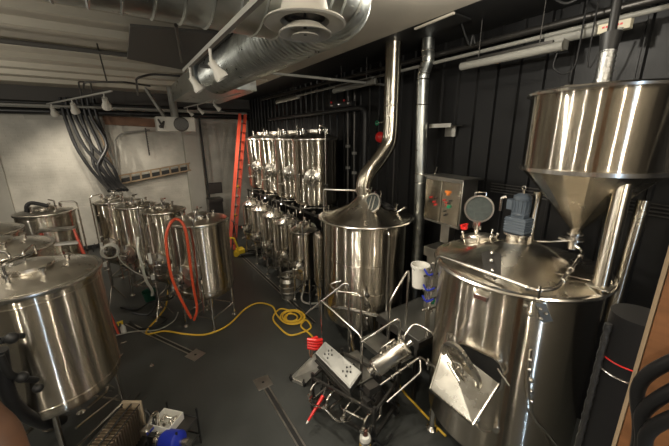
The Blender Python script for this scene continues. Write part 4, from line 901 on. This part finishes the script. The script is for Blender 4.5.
# framed timber bracket on the wall
g = thing('wall_frame', 'old timber frame with slatted lower ledge fixed on the white brick wall', 'frame', (.9, 13.3, 2.2))
q0, q1, q2, q3 = V((-0.172, 13.100, 2.214)), V((2.174, 13.100, 2.547)), V((2.170, 13.100, 2.810)), V((-0.157, 13.100, 2.487))
MB().beam(q0, q1, .06, .05).beam(q3, q2, .06, .05).build('ledge', WOODL, g)
for k_ in range(8):
    tt = .02+.135*k_; a = q0+(q1-q0)*tt; b = q3+(q2-q3)*tt; MB().beam(a, b, .06, .07, up=(0, 1, 0)).build('slat', WOODL, g)
MB().beam(q0+V((0, .03, .06)), q1+V((0, .03, .06)), .03, .20).build('back_board', BLACKPAINT, g)
MB().beam((-0.278, 13.150, 4.311), (2.206, 13.150, 4.190), .08, .28).build('top_beam', WOODD, g)
MB().beam((-0.512, 13.200, 4.339), (-0.126, 13.200, 2.128), .05, .12, up=(0, 1, 0)).build('side_post', WOODL, g)
MB().beam((-0.318, 13.100, 4.059), (-0.334, 13.100, 3.132), .05, .14, up=(0, 1, 0)).build('hanging_board', WOODD, g)
m = MB().tube(fil([(-0.179, 13.100, 2.352), (-0.054, 13.100, 3.677), (0.178, 13.100, 3.903), (1.014, 13.100, 4.004)], .3), .03).tube([(-0.277, 13.100, 4.308), (-0.179, 13.100, 2.352)], .025)
single('conduit', m, LAMPG, 'grey bent conduit running down the brick wall beside the timber frame', 'pipe')
single('chain', MB().tube([V((0.865, 13.000, 4.067))+V((.01*(q % 2), 0, -.04*q)) for q in range(24)], .02, n=6, wob=lambda i: 1+.5*(i % 2)), DARKMET, 'short dark chain hanging on the brick wall inside the timber frame', 'chain')
cp_ = (2.669, 12.900, 2.147); m = MB().tube([(2.637, 12.900, 4.434), cp_, (cp_[0]+.05, cp_[1], 0)], .035)
single('conduit', m, BLACKPAINT, 'black pipe running down the wall just right of the pilaster', 'pipe')
g = thing('monitor', 'dark monitor standing on a grey stand near the back wall', 'monitor', (2.6, 12.2, 1.3))
MB().box((2.729, 12.000, 1.942), (.50, .06, .40)).build('screen', BLACKPAINT, g, bev=.01)
MB().box(V((2.729, 12.000, 1.942))-V((0, .034, 0)), (.44, .005, .34)).build('display', DARKMET, g)
MB().box(V((2.683, 12.000, 1.499)), (.5, .4, .12)).bb((2.45, 12.0, 0), (2.95, 12.4, 1.55)).build('stand', DARKMET, g)
# pale unit heater hung from the ceiling
g = thing('unit_heater', 'cream unit heater with round fan hanging from the ceiling at the back', 'heater', (1.65, 11, 4.3))
MB().box((1.55, 11.0, 4.12), (1.05, .45, .42)).build('housing', WHITEP, g, bev=.02)
MB().ring((1.68, 10.77, 4.12), .19, .02, (0, -1, 0), 36).cyl((1.68, 10.79, 4.12), (1.68, 10.76, 4.12), .18, n=36).build('fan', DARKMET, g)
m = MB()
for k_ in range(4): m.ring((1.68, 10.755, 4.12), .04+.04*k_, .004, (0, -1, 0), 28)
m.build('fan_guard', DARKMET, g)
m = MB().tube(cr([(1.08, 10.76, 4.25), (1.15, 10.74, 4.1), (1.22, 10.76, 4.2), (1.16, 10.74, 4.0)], 6), .025).ball((1.12, 10.76, 4.05), .05); m.build('connection', DARKMET, g)
MB().beam((1.35, 11.0, 4.2), (.92, 11.3, 5.15), .10, .07).cyl((1.58, 11.1, 4.33), (1.56, 11.1, 5.19), .11, n=20).build('hanger', LAMPG, g)
# pipes under the ceiling at the back
def pipe(pts, r, m_, label, cat='pipe', name='ceiling_pipe', rad=.1): return single(name, MB().tube(fil(pts, rad), r, n=12), m_, label, cat)
pipe([(-4.9, 12.6, 4.72), (4.5, 12.6, 4.72)], .05, BLACKPAINT, 'black pipe along the top of the white brick wall')
pipe([(-4.9, 12.2, 4.62), (3.4, 12.2, 4.62)], .035, LAMPG, 'thin grey pipe just above the black pipe over the brick wall')
pipe([(-4.9, 12.75, 4.5), (4.5, 12.75, 4.5)], .09, BLACK, 'thick black insulated pipe at the top of the white brick wall')
pipe([(-4.9, 6.85, 5.08), (.6, 6.85, 5.08)], .035, GREYD, 'dark pipe crossing the ceiling at the upper left')
pipe([(1.146, 5.146, 4.700), (2.533, 5.084, 4.700), (4.612, 5.030, 4.700)], .022, LAMPG, 'thin pale pipe crossing under the ducts to the curved chimney pipe')
pipe([(4.25, 9.5, 4.80), (4.25, -1.0, 4.80)], .025, LAMPG, 'long grey pipe high along the black wall')
pipe([(4.35, 11, 4.98), (4.35, -1.0, 4.90)], .04, DARKMET, 'thin dark pipe topmost along the black wall')
pipe([(-.6, 11, 4.7), (-.6, 11, 5.15), (-.35, 11, 5.15), (-.35, 11, 4.75)], .02, DARKMET, 'small square bend of black conduit above the left track light', rad=.05)
pipe([(-0.455, 9.154, 4.700), (-0.383, 8.733, 4.850), (0.324, 8.308, 4.850), (0.803, 8.634, 4.850)], .02, DARKMET, 'black conduit bent under the joists at the upper left', rad=.1)
pipe([(0.515, 8.221, 4.600), (0.472, 7.340, 4.800), (0.750, 7.376, 4.900), (1.231, 7.321, 4.900)], .02, DARKMET, 'black conduit above the unit heater arm', rad=.1)
pipe([(-0.030, 6.653, 5.150), (0.011, 7.756, 4.750)], .012, DARKMET, 'thin drop rod hanging from the ceiling at the upper left')
pipe([(1.068, 6.017, 4.900), (0.728, 4.182, 4.900)], .02, DARKMET, 'thin black rod crossing the dark ceiling panel')
# dark ceiling panel
single('ceiling_panel', MB().plate([(0.335, 4.818, 5.000), (0.346, 6.684, 5.000), (1.789, 7.396, 5.000), (1.486, 4.486, 5.000)], .03), GREYD, 'dark rectangular panel hung below the ceiling at the upper left', 'panel')
# ducts
def spiral(name, pts, r, label, n=56, step=.09, seam=.010):
    g = thing(name, label, 'duct', pts[0]); P = fil(pts, r*1.3, 14); MB().tube(P, r, n=n).build('duct_shell', GALV, g, ang=60)
    m = MB(); L = 0; nxt = 0
    for i in range(len(P)-1):
        a, b = V(P[i]), V(P[i+1]); l = (b-a).length; dd = (b-a).normalized()
        while nxt < L+l:
            m.ring(a+dd*(nxt-L), r+.001, seam, dd, n=40, m=4); nxt += step
        L += l
    m.build('spiral_seam', GALV, g); return g
spiral('spiral_duct', [(-4.98, 2.42, 4.80), (1.12, 2.42, 4.80)], .38, 'very large galvanised spiral duct crossing the top of the picture', step=.16)
spiral('spiral_duct', [(1.10, 2.38, 4.82), (1.72, 2.38, 4.82), (1.72, 3.0, 4.82), (1.70, 6.5, 4.82)], .31, 'galvanised spiral duct running back under the ceiling toward the tanks', step=.08, seam=.012)
single('duct_box', MB().bb((1.35, 6.55, 4.62), (2.5, 9.4, 5.0)), GALV, 'flat rectangular duct behind the spiral duct', 'duct')
# round diffuser
dc_ = (1.029, 1.841, 4.360)
g = thing('air_diffuser', 'round cream ceiling diffuser with nested rings under the big duct', 'diffuser', dc_); q = (dc_[0], dc_[1], 0); z = dc_[2]
MB().lathe([(.13, .10), (.15, .02), (.235, .0), (.243, -.012), (.23, -.018), (.145, .0), (.12, .08)], (q[0], q[1], z), n=72).build('outer_flange', WHITEP, g)
MB().lathe([(.10, -.02), (.155, -.06), (.16, -.068), (.15, -.07), (.095, -.03)], (q[0], q[1], z), n=72).build('middle_ring', WHITEP, g)
MB().lathe([(.0, -.045), (.045, -.05), (.08, -.075), (.083, -.08), (.07, -.082), (.0, -.066)], (q[0], q[1], z), n=60).build('inner_cone', WHITEP, g)
MB().lathe([(.12, .15), (.12, .02)], (q[0], q[1], z), n=40).cyl((q[0], q[1], z-.07), (q[0], q[1], z+.1), .01).box((q[0], q[1], z+.01), (.22, .02, .02)).build('damper_neck', DARKMET, g)
# black plate standing in for the shade in a ceiling opening, with edge strip
single('ceiling_hatch', MB().plate([(3.658, 3.403, 5.130), (3.601, 2.758, 5.130), (3.945, 2.773, 5.130), (3.961, 3.310, 5.130)], .02), BLACKPAINT, 'dark opening in the ceiling where the bent grey flue passes', 'hatch')
single('trim_strip', MB().beam((3.609, 3.394, 5.120), (3.566, 2.745, 5.120), .03, .025), BEIGEB, 'narrow beige strip at the edge of the dark ceiling opening', 'trim')
# grey flue with slight bend
g = thing('flue_pipe', 'bent galvanised flue pipe standing between chimney pipe and control cabinet', 'flue', (4.2, 3.65, .8))
MB().tube(cr([(4.2, 3.66, 5.2), (4.2, 3.66, 5.0), (4.2, 3.64, 4.85), (4.2, 3.72, 4.66), (4.2, 3.72, 4.45), (4.2, 3.70, 4.0), (4.2, 3.62, 2.4), (4.2, 3.6, .3)], 6), .095, n=32).build('pipe', GALV, g, ang=60)
for z in (4.98, 4.9, 4.82, 4.74, 4.66, 4.58, 4.2, 3.1, 2.95): MB().ring((4.2, 3.66+(.05 if z < 4.75 else 0)-(.07 if z < 4 else 0), z), .098, .008, n=32).build('clamp_band', TUBE, g)
g = thing('wall_bracket', 'small galvanised shelf bracket fixed on the black wall right of the flue', 'bracket', (4.45, 3.4, 3.85))
MB().bb((4.30, 3.20, 3.86), (4.585, 3.62, 3.875)).bb((4.30, 3.20, 3.84), (4.31, 3.62, 3.90)).bb((4.56, 3.3, 3.70), (4.585, 3.5, 3.86)).build('shelf', MATTE, g)
# alarm bell and call point on the wall
bl = V((4.50, 5.02, 3.70))
g = thing('alarm_bell', 'round red alarm bell on the black wall left of the chimney pipe', 'alarm', bl)
MB().lathe([(0, .0), (.10, .0), (.11, .02), (.10, .05), (.06, .08), (0, .09)], bl, V((-1, -.25, 0)), 32).build('gong', RED, g)
MB().box(bl+V((.05, 0, 0)), (.08, .10, .10)).build('back_box', BLACKPAINT, g)
g = thing('call_point', 'small red call point below the alarm bell', 'alarm', bl-V((0, 0, .27)))
MB().box(bl-V((-.05, 0, .27)), (.12, .12, .12)).build('box', RED, g, bev=.01); MB().cyl(bl-V((.01, 0, .27)), bl-V((.04, 0, .27)), .025).build('button', PLASTW, g)
g = thing('valve_set', 'small brass-grey valve with green handle above the alarm bell', 'valve', bl+V((0, 0, .27)))
MB().cyl(bl+V((0, .16, .27)), bl+V((0, -.16, .30)), .02).ball(bl+V((0, -.12, .32)), .04).cyl(bl+V((0, -.12, .3)), bl+V((0, -.12, .45)), .014).build('body', TUBE, g)
MB().ring(bl+V((-.02, .1, .28)), .04, .01, (-1, 0, 0), 20).build('handle', GREEN, g)
for y_, lb in ((5.9, 'thin black conduit on the black wall left of the alarm bell'), (6.15, 'black conduit with grey clips on the wall beside the nearest upper tank')):
    g = thing('wall_conduit', lb, 'conduit', (4.5, y_, 1)); MB().cyl((4.5, y_, .3), (4.5, y_, 4.9), .03).build('tube', DARKMET, g)
    for z in ((2.9, 3.35) if y_ < 6 else (3.0, 3.5)): MB().box((4.5, y_, z), (.08, .08, .06)).build('clip', LAMPG, g)
m = MB().tube([(4.45, 4.55, 2.0), (4.45, 4.55, 4.9)], .012)
single('wall_conduit', m, DARKMET, 'very thin conduit on the black wall just right of the chimney pipe', 'conduit')
for z in (3.02, 2.98, 2.94, 2.90): single('wall_cable', MB().tube([(4.57, 2.6, z), (4.57, .6, z-.02)], .008), DARKMET, 'one of four parallel thin cables along the black wall behind the blue-grey motor', 'cable', 'parallel wall cables')
pw = thing('wall_pipework', 'black painted pipework on the wall above the upper stacked tanks', 'pipes', (4.4, 7.5, 4.1))
for y_ in (8.6, 9.2, 7.4, 7.1): MB().cyl((4.42, y_, 3.9), (4.42, y_, 4.75), .02, n=10).build('drop_pipe', BLACKPAINT, pw)
MB().tube(fil([(4.36, 5.35, 3.0), (4.36, 5.35, 4.30), (4.36, 10.5, 4.30)], .2), .05, n=14).build('main_pipe', BLACKPAINT, pw)
g = thing('emergency_light', 'small twin-head light with red glow above the pipework near the alarm', 'lamp', (4.4, 6.3, 4.4))
MB().box((4.42, 6.25, 4.42), (.10, .8, .10)).build('body', BLACKPAINT, g)
for y_ in (5.95, 6.3, 6.6): MB().ball((4.36, y_, 4.43), .04).build('lens', TUBE, g)
MB().ball((4.35, 6.1, 4.50), .022).ball((4.35, 6.62, 4.50), .022).build('indicator', RED, g)
# hanging strip lights (unlit)
def strip(y0, y1, z0, z1, label, r=.05):
    g = thing('strip_light', label, 'light', (4.2, (y0+y1)/2, z0), 'unlit strip lights along the black wall')
    MB().cyl((4.15, y0, z0), (4.15, y1, z1), r, n=20).build('tube_cover', LAMPG, g)
    MB().bb((4.11, min(y0, y1)+.1, min(z0, z1)+.04), (4.19, max(y0, y1)-.1, max(z0, z1)+.07)).build('fixture', DARKMET, g)
    for y_ in (y0+(y1-y0)*.2, y0+(y1-y0)*.8): MB().cyl((4.15, y_, (z0+z1)/2+.05), (4.15, y_, 5.19), .006).build('hanger_wire', DARKMET, g)
strip(4.80, 6.20, 4.70, 4.69, 'unlit strip light left of the chimney pipe top')
strip(7.9, 9.3, 4.74, 4.73, 'farthest unlit strip light above the upper tanks', r=.045)
strip(1.75, 3.0, 4.64, 4.64, 'unlit strip light high above the control cabinet', r=.05)
strip(-1.3, .1, 4.55, 4.57, 'unlit strip light at the top right corner', r=.06)
# extra cables at top right
single('loose_cable', MB().tube(cr([(3.9, 1.9, 5.14), (3.9, 1.7, 4.97), (3.9, 1.55, 5.0), (3.9, 1.45, 5.14)], 6), .012), BLACKPAINT, 'dark cable loop drooping from the ceiling above the grain hopper', 'cable')
single('loose_cable', MB().tube(cr([(4.0, 2.95, 5.14), (4.0, 2.8, 4.85), (4.0, 2.76, 4.95), (4.0, 2.72, 4.84)], 6), .012), BLACKPAINT, 'short cable end hanging above the left end of the long strip light', 'cable')
# ---- track lights
def spot_head(g, p, aim, r=.055, L=.16):
    p = V(p); d_ = (V(aim)-p).normalized()
    hd = MB().lathe([(0, 0), (r*.55, 0), (r*.6, L*.45), (r, L*.8), (r, L), (r*.92, L), (r*.85, L*.8), (0, L*.7)], p, d_, 28).build('lamp_head', WHITEP, g)
    return p+d_*L, d_
def track(name_label, a, b, heads, aim, energy=0, r=.055, L=.16, group='ceiling track lights'):
    g = thing('track_light', name_label, 'track light', a, group); MB().beam(a, b, .03, .03).build('track_rail', LAMPG, g)
    a, b = V(a), V(b)
    for t_ in heads:
        p = a+(b-a)*t_; q = p+V((0, 0, -.10)); MB().cyl(p, q, .012).build('stem', WHITEP, g)
        e, d_ = spot_head(g, q, p+V(aim), r, L)
        if energy:
            l = bpy.data.lights.new('spot', 'SPOT'); l.energy = energy; l.color = (1, .90, .74); l.spot_size = 1.6; l.spot_blend = .7; l.shadow_soft_size = .04
            lo = bpy.data.objects.new('spot', l); col.objects.link(lo); lo.location = e+d_*.03; lo.rotation_euler = (-d_).to_track_quat('Z', 'Y').to_euler()
    return g
track('track light rail with three white heads in front of the white brick wall', (-1.369, 11.385, 4.600), (0.065, 7.801, 4.600), (.08, .45, .9), (.1, 1.0, -1.1), 110, r=.09, L=.24)
track('track light rail with three white heads above the tall ladder', (1.879, 11.178, 4.620), (2.303, 6.999, 4.620), (.08, .32, .62), (.9, -.1, -1.0), 200, r=.06, L=.19)
track('long pale track light rail passing below the big spiral duct', (0.649, 3.607, 4.340), (0.665, 1.566, 4.340), (.14, .50), (.35, -.1, -.7), 150, r=.05, L=.13)
# ---- unseen point lights added out of frame to fill the room and streak steel
def lamp(x, y, z, E, c, size=.18, aim=None, shape='DISK'):  # helper for added, unseen area lights; not called
    l = bpy.data.lights.new('lamp', 'AREA'); l.shape = shape; l.size = size; l.energy = E; l.color = c
    o = bpy.data.objects.new('unseen_area_light', l); col.objects.link(o); o.location = (x, y, z)
    d_ = (V(aim)-V((x, y, z))) if aim else V((0, 0, -1)); o.rotation_euler = d_.to_track_quat('-Z', 'Y').to_euler(); return o
WARM = (1, .89, .71); NEU = (1, .94, .82)
def fill_light(x, y, z, E, c, r=.035):
    l = bpy.data.lights.new('fill_light', 'POINT'); l.energy = E; l.color = c; l.shadow_soft_size = r
    o = bpy.data.objects.new('unseen_fill_light', l); col.objects.link(o); o.location = (x, y, z); return o
for x, y, z, E, c in ((-2.6, -.4, 4.4, 130, WARM), (-1.6, 1.6, 4.5, 70, NEU), (.2, -2.2, 4.4, 150, WARM), (2.0, -1.6, 4.4, 110, WARM),
                      (2.5, 1.9, 4.9, 70, NEU), (-3.2, 4.2, 4.3, 130, NEU), (-3.8, 8.2, 4.2, 110, NEU)): fill_light(x, y, z, E, c)
# added tall cool area light behind the viewer, for an assumed, unbuilt window
wl = bpy.data.lights.new('assumed_window_light', 'AREA'); wl.shape = 'RECTANGLE'; wl.size = .09; wl.size_y = 2.4; wl.energy = 22; wl.color = (.55, .75, 1)
wo = bpy.data.objects.new('assumed_window_light', wl); col.objects.link(wo); wo.location = (.6, -3.9, 2.2); wo.rotation_euler = (V((.2, 1, 0))).to_track_quat('-Z', 'Y').to_euler()

# ================================================================ camera, world, view
cd_ = bpy.data.cameras.new('camera'); cam = bpy.data.objects.new('camera', cd_); col.objects.link(cam)
cd_.sensor_width = 36; cd_.lens = 36*314/669; cd_.clip_start = .05
Mw = Matrix([[0.830764, -0.55657, -0.007778], [0.152415, 0.214018, 0.964866], [-0.535351, -0.802761, 0.262628]]).transposed().to_4x4()
cam.matrix_world = Matrix.Translation((0, 0, 3.7)) @ Mw
bpy.context.scene.camera = cam
wd = bpy.data.worlds.new('world'); bpy.context.scene.world = wd; wd.use_nodes = True
wd.node_tree.nodes['Background'].inputs[0].default_value = (1, .93, .82, 1); wd.node_tree.nodes['Background'].inputs[1].default_value = .02
vs = bpy.context.scene.view_settings; vs.view_transform = 'Standard'; vs.look = 'None'; vs.gamma = 1; vs.exposure = 0.2; vs.use_curve_mapping = False
